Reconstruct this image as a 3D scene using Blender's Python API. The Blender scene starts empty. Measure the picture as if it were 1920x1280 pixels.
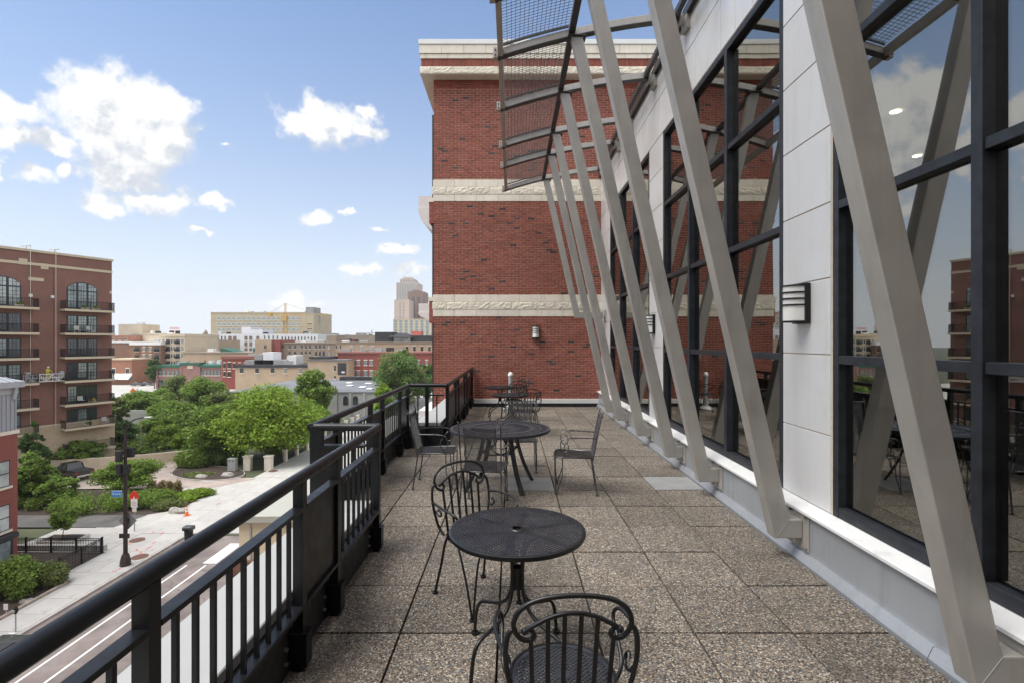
import bpy, math, random
import numpy as np
from mathutils import Vector, Matrix
random.seed(7); rng = np.random.default_rng(7)
R = math.radians
sc = bpy.context.scene
COL = sc.collection

# ------------------------------------------------------------------ camera
cam_d = bpy.data.cameras.new('camera'); cam = bpy.data.objects.new('camera', cam_d); COL.objects.link(cam)
cam.location = (0, 0, 1.8); cam.rotation_euler = (R(90), 0, 0)
cam_d.sensor_width = 36; cam_d.lens = 17.9; cam_d.clip_start = 0.05; cam_d.clip_end = 6000
sc.camera = cam

# ------------------------------------------------------------------ sky and sun
SUN_DIR = Vector((-0.50, -0.22, 1.0)).normalized()
SUN_EL = math.asin(SUN_DIR.z); SUN_ROT = math.atan2(SUN_DIR.x, SUN_DIR.y)
W = bpy.data.worlds.new('World'); sc.world = W; W.use_nodes = True
def nd(nt, t, **k):
    n = nt.nodes.new(t)
    for a, b in k.items(): setattr(n, a, b)
    return n
def math_n(nt, op, a, b=None, c=None, clamp=False):
    n = nd(nt, 'ShaderNodeMath', operation=op, use_clamp=clamp)
    for i, x in enumerate((a, b, c)):
        if x is None: continue
        if isinstance(x, (int, float)): n.inputs[i].default_value = x
        else: nt.links.new(x, n.inputs[i])
    return n.outputs[0]
def vmath(nt, op, a, b=None):
    n = nd(nt, 'ShaderNodeVectorMath', operation=op)
    for i, x in enumerate((a, b)):
        if x is None: continue
        if isinstance(x, tuple): n.inputs[i].default_value = x
        else: nt.links.new(x, n.inputs[i])
    return n.outputs['Value'] if op == 'LENGTH' else n.outputs[0]
def mixc(nt, fac, a, b, mode='MIX'):
    n = nd(nt, 'ShaderNodeMix', data_type='RGBA', blend_type=mode)
    for i, x in ((0, fac), (6, a), (7, b)):
        if isinstance(x, (int, float)): n.inputs[i].default_value = x
        elif isinstance(x, tuple): n.inputs[i].default_value = x if len(x) == 4 else x + (1,)
        else: nt.links.new(x, n.inputs[i])
    return n.outputs[2]
def smooth(nt, x, lo, hi, a=0.0, b=1.0):
    n = nd(nt, 'ShaderNodeMapRange', interpolation_type='SMOOTHSTEP')
    nt.links.new(x, n.inputs[0])
    for i, v in enumerate((lo, hi, a, b)): n.inputs[i + 1].default_value = v
    return n.outputs[0]
def noise(nt, vec, scale, detail=4, rough=.55, out='Fac'):
    n = nd(nt, 'ShaderNodeTexNoise'); n.inputs['Scale'].default_value = scale
    n.inputs['Detail'].default_value = detail; n.inputs['Roughness'].default_value = rough
    if vec is not None: nt.links.new(vec, n.inputs['Vector'])
    return n.outputs[out]

def build_sky():
    nt = W.node_tree; nt.nodes.clear()
    sky = nd(nt, 'ShaderNodeTexSky', sky_type='NISHITA', sun_disc=False)
    sky.sun_elevation = SUN_EL; sky.sun_rotation = SUN_ROT; sky.air_density = 1.0; sky.dust_density = 1.6; sky.ozone_density = 1.6
    tc = nd(nt, 'ShaderNodeTexCoord'); d = vmath(nt, 'NORMALIZE', tc.outputs['Generated'])
    sep = nd(nt, 'ShaderNodeSeparateXYZ'); nt.links.new(d, sep.inputs[0])
    az = math_n(nt, 'ARCTAN2', sep.outputs[0], sep.outputs[1]); el = math_n(nt, 'ARCSINE', sep.outputs[2])
    ae = nd(nt, 'ShaderNodeCombineXYZ'); nt.links.new(az, ae.inputs[0]); nt.links.new(el, ae.inputs[1])
    # cumulus: a group of lobes given by azimuth, elevation and their half widths (degrees)
    lobes = [(-37.0, 18.6, 4.6, 3.5), (-35.1, 16.9, 2.9, 2.2), (-39.0, 17.2, 3.0, 2.0), (-36.8, 14.3, 3.2, 1.3), (-39.9, 19.7, 2.5, 2.3), (-39.1, 21.2, 2.3, 1.8), (-35.8, 21.0, 2.5, 1.7), (-33.6, 20.8, 1.9, 1.2), (-34.2, 19.0, 2.6, 2.2),
             (-37.0, 15.6, 3.2, 1.9), (-44.1, 18.0, 1.8, 1.0), (-44.8, 15.9, 1.5, 1.0), (-42.4, 16.2, 2.0, .9), (-43.0, 13.8, 1.5, .8), (-45.4, 13.4, .7, 1.0),
             (-41.3, 14.3, 1.0, .7), (-35.8, 12.6, 4.2, 1.1), (-38.6, 11.6, 1.9, .8), (-33.4, 13.1, 1.9, 1.0), (-30.2, 13.5, 1.3, .9),
             (-19.6, 22.0, 4.7, 2.0), (-22.7, 21.5, 2.0, 1.6), (-15.8, 21.5, 2.3, .9), (-16.3, 23.4, 1.5, .8), (-21.0, 23.0, 2.0, 1.2),
             (-21.2, 12.4, 2.3, .8), (-18.0, 13.6, .9, .3), (-12.7, 9.9, 2.3, .65), (-16.3, 7.7, 1.9, .6), (-11.3, 8.0, 2.3, .65), (-14.7, 12.0, 1.1, .35),
             (-24.4, 3.9, 1.8, .6), (-22.9, 4.3, 1.2, .8), (-22.0, 3.6, 1.8, .5), (-31.5, 10.4, .9, .3), (-29.0, 18.8, .5, .4)]
    g = bpy.data.node_groups.new('cloud_lobes', 'ShaderNodeTree')
    g.interface.new_socket('Vector', in_out='INPUT', socket_type='NodeSocketVector')
    g.interface.new_socket('Dist', in_out='OUTPUT', socket_type='NodeSocketFloat')
    gi = nd(g, 'NodeGroupInput'); go = nd(g, 'NodeGroupOutput'); cur = None
    for a, e, ra, re in lobes:
        v = vmath(g, 'SUBTRACT', gi.outputs[0], (R(a), R(e), 0)); v = vmath(g, 'MULTIPLY', v, (.88 / R(ra), .86 / R(re), 0))
        l = vmath(g, 'LENGTH', v)
        cur = l if cur is None else math_n(g, 'SMOOTH_MIN', cur, l, .25)
    g.links.new(cur, go.inputs[0])
    def lob(vec):
        n = nd(nt, 'ShaderNodeGroup'); n.node_tree = g; nt.links.new(vec, n.inputs[0]); return n.outputs[0]
    wob = vmath(nt, 'SUBTRACT', noise(nt, d, 26, 5, .6, 'Color'), (.5, .5, .5)); wob = vmath(nt, 'MULTIPLY', wob, (.075, .055, 0))
    aw = vmath(nt, 'ADD', ae.outputs[0], wob)
    n1 = noise(nt, d, 19, 10, .64); n1b = noise(nt, vmath(nt, 'ADD', d, (-.010, -.004, .017)), 19, 5, .6)
    d0 = lob(aw); d1 = lob(vmath(nt, 'ADD', aw, (-.018, .034, 0)))
    dens = math_n(nt, 'ADD', math_n(nt, 'SUBTRACT', 1.0, d0), math_n(nt, 'MULTIPLY', math_n(nt, 'SUBTRACT', n1, .5), 2.1))
    cov = smooth(nt, dens, -.10, .55)
    # scattered cumulus elsewhere in the same sky
    sc_d = nd(nt, 'ShaderNodeCombineXYZ'); zz = math_n(nt, 'ADD', math_n(nt, 'ABSOLUTE', sep.outputs[2]), .22)
    nt.links.new(math_n(nt, 'DIVIDE', sep.outputs[0], zz), sc_d.inputs[0]); nt.links.new(math_n(nt, 'DIVIDE', sep.outputs[1], zz), sc_d.inputs[1])
    n2 = noise(nt, sc_d.outputs[0], 1.9, 8, .58)
    c2 = smooth(nt, n2, .36, .52)
    inview = vmath(nt, 'LENGTH', vmath(nt, 'MULTIPLY', vmath(nt, 'SUBTRACT', ae.outputs[0], (R(-18), R(14), 0)), (1 / R(44), 1 / R(34), 0)))
    c2 = math_n(nt, 'MULTIPLY', c2, smooth(nt, inview, .95, 1.25))
    slope = math_n(nt, 'ADD', math_n(nt, 'SUBTRACT', d1, d0), math_n(nt, 'MULTIPLY', math_n(nt, 'SUBTRACT', n1, n1b), 2.6))
    lit2 = smooth(nt, slope, -.50, .30)
    ccol = mixc(nt, lit2, (4.7, 5.0, 5.5), (7.15, 7.15, 7.1))
    haze = math_n(nt, 'POWER', 2.718, math_n(nt, 'MULTIPLY', math_n(nt, 'MAXIMUM', el, 0.0), -3.5))
    haze = math_n(nt, 'MULTIPLY', haze, 1.2, clamp=True)
    clear = mixc(nt, 1.0, sky.outputs[0], (SKY_GAIN * .66, SKY_GAIN * .98, SKY_GAIN * 1.26), 'MULTIPLY')
    base = mixc(nt, haze, clear, (6.15, 6.5, 6.95))
    out = mixc(nt, cov, base, ccol)
    c2col = mixc(nt, smooth(nt, n2, .52, .8), (7.4, 7.45, 7.6), (6.3, 6.5, 6.8))
    out = mixc(nt, c2, out, c2col)
    bg = nd(nt, 'ShaderNodeBackground'); bg.inputs[1].default_value = 0.05
    nt.links.new(out, bg.inputs[0]); o = nd(nt, 'ShaderNodeOutputWorld'); nt.links.new(bg.outputs[0], o.inputs[0])
SKY_GAIN = 1.0
build_sky()
sd = bpy.data.lights.new('sun', 'SUN'); sd.energy = 1.5; sd.angle = R(40); sd.color = (1, .96, .9)
sun = bpy.data.objects.new('sun', sd); COL.objects.link(sun); sun.rotation_euler = SUN_DIR.to_track_quat('Z', 'Y').to_euler(); sun.location = (-20, -10, 40)
vs = sc.view_settings
sc.display_settings.display_device = 'sRGB'; vs.view_transform = 'Standard'; vs.look = 'None'; vs.gamma = 1; vs.use_curve_mapping = False
vs.exposure = 1.58
sc.cycles.max_bounces = 8; sc.cycles.diffuse_bounces = 4; sc.cycles.glossy_bounces = 4; sc.cycles.transparent_max_bounces = 16
sc.cycles.caustics_reflective = False; sc.cycles.caustics_refractive = False

# ------------------------------------------------------------------ materials
def pm(name, c, rough=.6, metal=0., var=.12, scale=6., bump=0., bscale=60., uv=False, orand=0., irand=0., spec=.5, detail=5, streak=0., crack=0.):
    m = bpy.data.materials.new(name); m.use_nodes = True; nt = m.node_tree; b = nt.nodes['Principled BSDF']
    tc = nd(nt, 'ShaderNodeTexCoord'); vec = tc.outputs['UV' if uv else 'Object']
    n = noise(nt, vec, scale, detail, .6)
    lo = tuple(x * (1 - var) for x in c); hi = tuple(min(1, x * (1 + var)) for x in c)
    col = mixc(nt, smooth(nt, n, .3, .7), lo, hi)
    if streak:
        sv = vmath(nt, 'MULTIPLY', vec, (5.5, 5.5, .45)); k = smooth(nt, noise(nt, sv, 1.6, 6, .65), .48, .72, 1.0, 1 - streak)
        k2 = smooth(nt, noise(nt, vec, 3.1, 7, .7), .52, .78, 1.0, 1 - streak * .7)
        n_ = nd(nt, 'ShaderNodeCombineColor'); kk = math_n(nt, 'MULTIPLY', k, k2)
        for q in range(3): nt.links.new(kk, n_.inputs[q])
        col = mixc(nt, 1.0, col, n_.outputs[0], 'MULTIPLY')
    if crack:
        wv = vmath(nt, 'ADD', vec, vmath(nt, 'MULTIPLY', noise(nt, vec, .9, 5, .6, 'Color'), (1.6, 1.6, 0)))
        vo = nd(nt, 'ShaderNodeTexVoronoi', feature='DISTANCE_TO_EDGE'); vo.inputs['Scale'].default_value = .16; nt.links.new(wv, vo.inputs['Vector'])
        ck = math_n(nt, 'MULTIPLY', smooth(nt, vo.outputs['Distance'], .0, .010, 1.0, 0.0), smooth(nt, noise(nt, vec, .12, 2), .45, .6))
        st_ = smooth(nt, noise(nt, vec, .23, 7, .7), .50, .70, 0.0, crack)
        col = mixc(nt, math_n(nt, 'MAXIMUM', math_n(nt, 'MULTIPLY', ck, .7), st_), col, tuple(x * .42 for x in c))
    if orand or irand:
        if orand: src = nd(nt, 'ShaderNodeObjectInfo').outputs['Random']
        else: src = nd(nt, 'ShaderNodeNewGeometry').outputs['Random Per Island']
        k = orand or irand
        hsv = nd(nt, 'ShaderNodeHueSaturation'); nt.links.new(col, hsv.inputs['Color'])
        mr = nd(nt, 'ShaderNodeMapRange'); nt.links.new(src, mr.inputs[0]); mr.inputs[3].default_value = 1 - k; mr.inputs[4].default_value = 1 + k
        nt.links.new(mr.outputs[0], hsv.inputs['Value']); col = hsv.outputs[0]
    nt.links.new(col, b.inputs['Base Color'])
    b.inputs['Roughness'].default_value = rough; b.inputs['Metallic'].default_value = metal; b.inputs['Specular IOR Level'].default_value = spec
    if rough > .15:
        rr = smooth(nt, noise(nt, vec, scale * 2.3, 4), .3, .7, rough * .82, min(1, rough * 1.15)); nt.links.new(rr, b.inputs['Roughness'])
    if bump:
        bn = nd(nt, 'ShaderNodeBump'); bn.inputs['Strength'].default_value = bump; bn.inputs['Distance'].default_value = .01
        nt.links.new(noise(nt, vec, bscale, 6), bn.inputs['Height']); nt.links.new(bn.outputs[0], b.inputs['Normal'])
    return m
def brick_mat(name, c1, c2, mortar, bw=.22, bh=.075, ms=.012):
    m = bpy.data.materials.new(name); m.use_nodes = True; nt = m.node_tree; b = nt.nodes['Principled BSDF']
    tc = nd(nt, 'ShaderNodeTexCoord'); t = nd(nt, 'ShaderNodeTexBrick'); nt.links.new(tc.outputs['UV'], t.inputs['Vector'])
    for k, v in (('Color1', c1), ('Color2', c2), ('Mortar', mortar)): t.inputs[k].default_value = v + (1,)
    t.inputs['Scale'].default_value = 1; t.inputs['Mortar Size'].default_value = ms; t.inputs['Brick Width'].default_value = bw; t.inputs['Row Height'].default_value = bh
    t.inputs['Bias'].default_value = -.1
    n = noise(nt, tc.outputs['UV'], .35, 6, .65)
    col = mixc(nt, 1.0, t.outputs[0], mixc(nt, n, (.72, .72, .72), (1.22, 1.2, 1.18)), 'MULTIPLY')
    nt.links.new(col, b.inputs['Base Color']); b.inputs['Roughness'].default_value = .85
    return m
def glassy(name, c, rough=.05, spec=1.0, var=.4):
    m = pm(name, c, rough, 0, var, .6, spec=spec); return m
M = {}
def mats():
    M['strut'] = pm('champagne_steel', (.435, .412, .378), .42, .35, .06, 2.5, .05, 400, streak=.13)
    M['canopy_dark'] = pm('dark_steel', (.05, .047, .045), .45, .2, .15, 4)
    M['wire'] = pm('wire_steel', (.16, .155, .15), .4, .6, .1, 4)
    M['bolt'] = pm('zinc_bolt', (.45, .44, .42), .35, .8, .1, 30)
    M['panel'] = pm('silver_panel', (.72, .72, .72), .36, .2, .035, 1.1, .05, 2.2, orand=.04, streak=.07)
    M['panel_low'] = pm('grey_metal', (.40, .42, .445), .36, .35, .06, 1.4, streak=.14)
    M['sill'] = pm('white_metal', (.72, .72, .71), .42, .0, .03, 2, streak=.14)
    M['sealant'] = pm('tan_sealant', (.55, .47, .38), .8, 0, .1, 20)
    M['frame'] = pm('charcoal_frame', (.030, .034, .042), .42, .3, .25, 9)
    M['black'] = pm('black_paint', (.0065, .0072, .0090), .38, .0, .3, 5, .06, 250, spec=.34)
    M['blackiron'] = pm('black_iron', (.0085, .0088, .0102), .36, .0, .35, 14, .06, 300)
    M['mesh_iron'] = pm('worn_black_iron', (.030, .033, .042), .42, .0, .3, 10, spec=.4)
    M['chair_mesh'] = pm('worn_grey_iron', (.10, .10, .103), .32, .5, .35, 10)
    M['membrane'] = pm('black_membrane', (.022, .021, .022), .6, 0, .35, 5, .2, 40)
    M['coping_bay'] = pm('pale_bay_coping', (.44, .435, .385), .6, 0, .05, 1.2)
    M['coping'] = pm('white_coping', (.40, .40, .395), .5, 0, .05, 1.2)
    M['brick'] = pm('red_brick', (.272, .080, .053), .88, 0, .2, 22, .35, 120, irand=.17, streak=.16)
    M['brick1'] = pm('red_brick_single', (.272, .080, .053), .88, 0, .2, 22, .35, 120, orand=.17)
    M['brickd'] = pm('dark_brick', (.075, .042, .040), .88, 0, .25, 22, .35, 120, orand=.35)
    M['mortar'] = pm('mortar', (.54, .41, .335), .95, 0, .12, 18)
    M['stone'] = pm('smooth_limestone', (.79, .725, .615), .8, 0, .05, 5, .08, 90, orand=.05, streak=.12)
    M['rock'] = pm('rough_limestone', (.76, .69, .57), .9, 0, .10, 9, .5, 30, orand=.06)
    M['capwhite'] = pm('white_flashing', (.78, .78, .76), .45, 0, .03, 2)
    M['concrete'] = pm('pale_concrete', (.45, .435, .41), .85, 0, .10, .35, .1, 20, orand=.07, crack=.32)
    M['conc2'] = pm('smooth_paver', (.27, .27, .265), .8, 0, .1, 5, .1, 60)
    M['kerb'] = pm('kerb_concrete', (.48, .45, .41), .85, 0, .12, 2)
    M['asphalt'] = pm('road_asphalt', (.20, .168, .155), .9, 0, .25, .5, .1, 30, crack=.45)
    M['asphalt2'] = pm('alley_asphalt', (.10, .095, .092), .9, 0, .2, .5)
    M['drive'] = pm('drive_paving', (.38, .31, .275), .9, 0, .16, .6, crack=.3)
    M['paint'] = pm('road_paint', (.78, .78, .77), .7, 0, .08, 3)
    M['redpaint'] = pm('red_utility_paint', (.62, .16, .12), .8, 0, .2, 5)
    M['mulch'] = pm('mulch', (.050, .034, .026), .95, 0, .5, 9, .5, 30)
    M['ground'] = pm('ground_turf', (.075, .085, .045), .95, 0, .4, .15)
    M['bark'] = pm('bark', (.10, .078, .058), .95, 0, .35, 12, .5, 40)
    M['bark_pale'] = pm('pale_bark', (.38, .35, .30), .95, 0, .25, 12)
    M['rock_grey'] = pm('boulder', (.36, .34, .31), .9, 0, .25, 4, .5, 12)
    M['glassfar'] = glassy('far_window_glass', (.035, .042, .05), .06)
    M['glasspale'] = glassy('curtain_and_sky_glass', (.40, .45, .44), .10)  # pale colour paints in mirrored sky as well as curtains
    M['glassmid'] = glassy('apartment_glass', (.24, .30, .31), .07)  # glass colour lifted to carry some mirrored sky
    M['white'] = pm('white_paint', (.78, .78, .77), .5, 0, .04, 3)
    M['lampwhite'] = pm('opal_diffuser', (.80, .79, .76), .35, 0, .03, 6)
    M['bronze'] = pm('bronze_paint', (.040, .030, .026), .45, .2, .2, 6)
    M['blue'] = pm('sign_blue', (.03, .20, .52), .5, 0, .05, 3)
    M['red'] = pm('sign_red', (.72, .045, .03), .5, 0, .05, 3)
    M['orange'] = pm('safety_orange', (.85, .17, .02), .5, 0, .08, 3)
    M['grey'] = pm('grey_metal_box', (.40, .41, .41), .55, .1, .06, 3)
    M['signback'] = pm('aluminium_sign_back', (.32, .32, .33), .45, .5, .06, 3)
    M['rust'] = pm('rusty_iron', (.16, .085, .06), .8, .2, .3, 8)
    M['yellow'] = pm('crane_yellow', (.62, .38, .10), .6, 0, .1, 3)
    M['carblack'] = pm('black_car_paint', (.012, .012, .014), .12, .0, .2, 2, spec=.8)
    M['cargrey'] = pm('grey_car_paint', (.10, .105, .11), .15, .3, .1, 2, spec=.8)
    M['carsilver'] = pm('silver_car_paint', (.5, .51, .52), .2, .5, .05, 2)
    M['tyre'] = pm('tyre_rubber', (.02, .02, .02), .9, 0, .2, 10)
    M['chrome'] = pm('chrome', (.6, .6, .6), .15, 1, .05, 3)
    M['lamp_red'] = pm('tail_lamp_red', (.45, .015, .02), .15, 0, .1, 3)
    M['skin'] = pm('skin', (.45, .27, .2), .6, 0, .05, 5)
    M['hivis'] = pm('hivis_cloth', (.55, .50, .06), .8, 0, .1, 9)
    M['tanwall'] = pm('tan_stucco', (.58, .49, .38), .9, 0, .07, .3, uv=True)
    M['greenroof'] = pm('green_metal', (.03, .13, .085), .5, .2, .1, 2)
    M['roofgrey'] = pm('grey_roof_membrane', (.17, .175, .19), .8, 0, .22, .12)
    M['roofdark'] = pm('dark_roof', (.035, .036, .04), .8, 0, .2, .4)
    M['siding'] = pm('grey_siding', (.36, .38, .41), .6, 0, .05, 2)
    M['trimgrey'] = pm('grey_trim', (.42, .43, .45), .6, 0, .05, 2)
    M['teal'] = pm('teal_awning', (.03, .22, .22), .7, 0, .1, 3)
    M['bldwhite'] = pm('white_sheathing', (.78, .78, .80), .7, 0, .05, .2, uv=True)
    M['interior'] = pm('interior_wall', (.20, .17, .145), .9, 0, .1, 1)
    M['carpet'] = pm('interior_floor', (.09, .085, .08), .9, 0, .2, 3)
    # far masonry
    M['b_apt'] = brick_mat('maroon_brick', (.265, .100, .074), (.195, .070, .056), (.30, .20, .165), .22, .075)
    M['b_base'] = brick_mat('buff_block', (.60, .49, .35), (.54, .43, .30), (.48, .38, .27), .4, .2)
    M['b_near'] = brick_mat('near_red_brick', (.29, .055, .038), (.20, .04, .034), (.30, .15, .12), .22, .075)
    M['b_orange'] = brick_mat('orange_brick', (.40, .15, .08), (.33, .12, .07), (.40, .25, .18))
    M['b_brown'] = brick_mat('brown_brick', (.25, .125, .08), (.20, .10, .065), (.28, .19, .14))
    M['b_pink'] = brick_mat('rose_brick', (.30, .15, .125), (.25, .12, .10), (.33, .22, .19))
    M['b_red'] = brick_mat('dark_red_brick', (.30, .065, .045), (.23, .05, .04), (.26, .10, .08))
    M['b_tan'] = brick_mat('tan_brick', (.50, .37, .25), (.40, .29, .20), (.48, .38, .28))
    M['b_taupe'] = brick_mat('taupe_brick', (.34, .27, .20), (.26, .20, .15), (.34, .28, .22))
    M['b_cream'] = pm('cream_stucco', (.64, .54, .40), .9, 0, .06, .3, uv=True)
    M['b_ochre'] = pm('ochre_panel', (.56, .46, .32), .9, 0, .07, .2, uv=True)
    M['b_pinkstone'] = pm('pink_stone', (.55, .44, .38), .9, 0, .06, .1, uv=True)
    M['b_greystone'] = pm('grey_stone', (.34, .335, .32), .9, 0, .12, .3, uv=True)
mats()
def leaf_mat(name, c, hue=.02):
    m = bpy.data.materials.new(name); m.use_nodes = True; nt = m.node_tree; nt.nodes.clear()
    geo = nd(nt, 'ShaderNodeNewGeometry'); oi = nd(nt, 'ShaderNodeObjectInfo')
    hsv = nd(nt, 'ShaderNodeHueSaturation'); hsv.inputs['Color'].default_value = c + (1,)
    def mr(src, a, b):
        n = nd(nt, 'ShaderNodeMapRange'); nt.links.new(src, n.inputs[0]); n.inputs[3].default_value = a; n.inputs[4].default_value = b; return n.outputs[0]
    nt.links.new(mr(geo.outputs['Random Per Island'], .55, 1.5), hsv.inputs['Value'])
    nt.links.new(mr(geo.outputs['Random Per Island'], .5 - hue, .5 + hue), hsv.inputs['Hue'])
    df = nd(nt, 'ShaderNodeBsdfPrincipled'); df.inputs['Roughness'].default_value = .55; df.inputs['Specular IOR Level'].default_value = .3
    tr = nd(nt, 'ShaderNodeBsdfTranslucent')
    nt.links.new(hsv.outputs[0], df.inputs['Base Color']); nt.links.new(hsv.outputs[0], tr.inputs['Color'])
    mx = nd(nt, 'ShaderNodeMixShader'); mx.inputs[0].default_value = .42
    nt.links.new(df.outputs[0], mx.inputs[1]); nt.links.new(tr.outputs[0], mx.inputs[2])
    o = nd(nt, 'ShaderNodeOutputMaterial'); nt.links.new(mx.outputs[0], o.inputs[0]); return m
M['leaf_bright'] = leaf_mat('bright_leaf', (.225, .325, .034)); M['leaf_mid'] = leaf_mat('mid_leaf', (.185, .275, .045))
M['leaf_dark'] = leaf_mat('dark_leaf', (.105, .18, .045)); M['leaf_olive'] = leaf_mat('olive_leaf', (.18, .22, .065))
M['leaf_grey'] = leaf_mat('grey_green_leaf', (.165, .25, .070)); M['leaf_straw'] = leaf_mat('straw_grass', (.30, .24, .12)); M['leaf_yellow'] = leaf_mat('yellow_flower', (.55, .40, .05))
M['leaf_rust'] = leaf_mat('russet_leaf', (.14, .10, .045), .06)

def pane_mat():
    m = bpy.data.materials.new('coated_glass'); m.use_nodes = True; nt = m.node_tree; nt.nodes.clear()
    lw = nd(nt, 'ShaderNodeLayerWeight'); lw.inputs[0].default_value = .5
    f = math_n(nt, 'ADD', math_n(nt, 'MULTIPLY', math_n(nt, 'POWER', lw.outputs['Facing'], 4.0), .64), .31, clamp=True)
    t = nd(nt, 'ShaderNodeBsdfTransparent'); t.inputs[0].default_value = (.50, .53, .52, 1)
    g = nd(nt, 'ShaderNodeBsdfGlossy'); g.inputs[0].default_value = (.90, .88, .84, 1); g.inputs['Roughness'].default_value = 0
    tc = nd(nt, 'ShaderNodeTexCoord'); bn = nd(nt, 'ShaderNodeBump'); bn.inputs['Strength'].default_value = .045; bn.inputs['Distance'].default_value = .05
    nt.links.new(noise(nt, tc.outputs['Object'], .9, 1), bn.inputs['Height']); nt.links.new(bn.outputs[0], g.inputs['Normal'])
    mx = nd(nt, 'ShaderNodeMixShader'); nt.links.new(f, mx.inputs[0]); nt.links.new(t.outputs[0], mx.inputs[1]); nt.links.new(g.outputs[0], mx.inputs[2])
    o = nd(nt, 'ShaderNodeOutputMaterial'); nt.links.new(mx.outputs[0], o.inputs[0]); return m
M['pane'] = pane_mat()
def paver_mat():
    m = bpy.data.materials.new('exposed_aggregate'); m.use_nodes = True; nt = m.node_tree; b = nt.nodes['Principled BSDF']
    tc = nd(nt, 'ShaderNodeTexCoord'); oi = nd(nt, 'ShaderNodeObjectInfo')
    off = nd(nt, 'ShaderNodeVectorMath', operation='SCALE'); off.inputs[0].default_value = (37, 53, 11); nt.links.new(oi.outputs['Random'], off.inputs['Scale'])
    v = vmath(nt, 'ADD', tc.outputs['Object'], off.outputs[0])
    vo = nd(nt, 'ShaderNodeTexVoronoi'); vo.inputs['Scale'].default_value = 112; nt.links.new(v, vo.inputs['Vector'])
    sep = nd(nt, 'ShaderNodeSeparateColor'); nt.links.new(vo.outputs['Color'], sep.inputs[0])
    rp = nd(nt, 'ShaderNodeValToRGB'); nt.links.new(sep.outputs[0], rp.inputs[0]); cr = rp.color_ramp; cr.interpolation = 'CONSTANT'
    cols = [(0, (.055, .050, .046)), (.2, (.135, .115, .097)), (.38, (.25, .205, .155)), (.55, (.165, .162, .158)), (.7, (.32, .262, .195)), (.84, (.50, .455, .385)), (.94, (.21, .135, .095))]
    while len(cr.elements) < len(cols): cr.elements.new(.5)
    for e, (p, c) in zip(cr.elements, cols): e.position = p; e.color = c + (1,)
    edge = smooth(nt, vo.outputs['Distance'], .35, .75, 1.0, .45)
    col = mixc(nt, 1.0, rp.outputs[0], mixc(nt, edge, (.46, .445, .43), (1, 1, 1)), 'MULTIPLY')
    # damp stains and lichen of their own shape
    st = smooth(nt, noise(nt, v, 1.7, 7, .72), .46, .68)
    col = mixc(nt, math_n(nt, 'MULTIPLY', st, .48), col, (.085, .075, .06))
    hs = nd(nt, 'ShaderNodeHueSaturation'); nt.links.new(col, hs.inputs['Color'])
    mr = nd(nt, 'ShaderNodeMapRange'); nt.links.new(oi.outputs['Random'], mr.inputs[0]); mr.inputs[3].default_value = .74; mr.inputs[4].default_value = 1.12
    nt.links.new(mr.outputs[0], hs.inputs['Value']); nt.links.new(hs.outputs[0], b.inputs['Base Color']); b.inputs['Roughness'].default_value = .8
    bn = nd(nt, 'ShaderNodeBump', invert=True); bn.inputs['Strength'].default_value = .7; bn.inputs['Distance'].default_value = .006
    nt.links.new(vo.outputs['Distance'], bn.inputs['Height']); nt.links.new(bn.outputs[0], b.inputs['Normal']); return m
M['paver'] = paver_mat()
def emit(name, c, s):
    m = bpy.data.materials.new(name); m.use_nodes = True; nt = m.node_tree; nt.nodes.clear()
    e = nd(nt, 'ShaderNodeEmission'); e.inputs[0].default_value = c + (1,); e.inputs[1].default_value = s
    o = nd(nt, 'ShaderNodeOutputMaterial'); nt.links.new(e.outputs[0], o.inputs[0]); return m
M['downlight'] = emit('lit_downlight', (1, .86, .62), 5)

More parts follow.
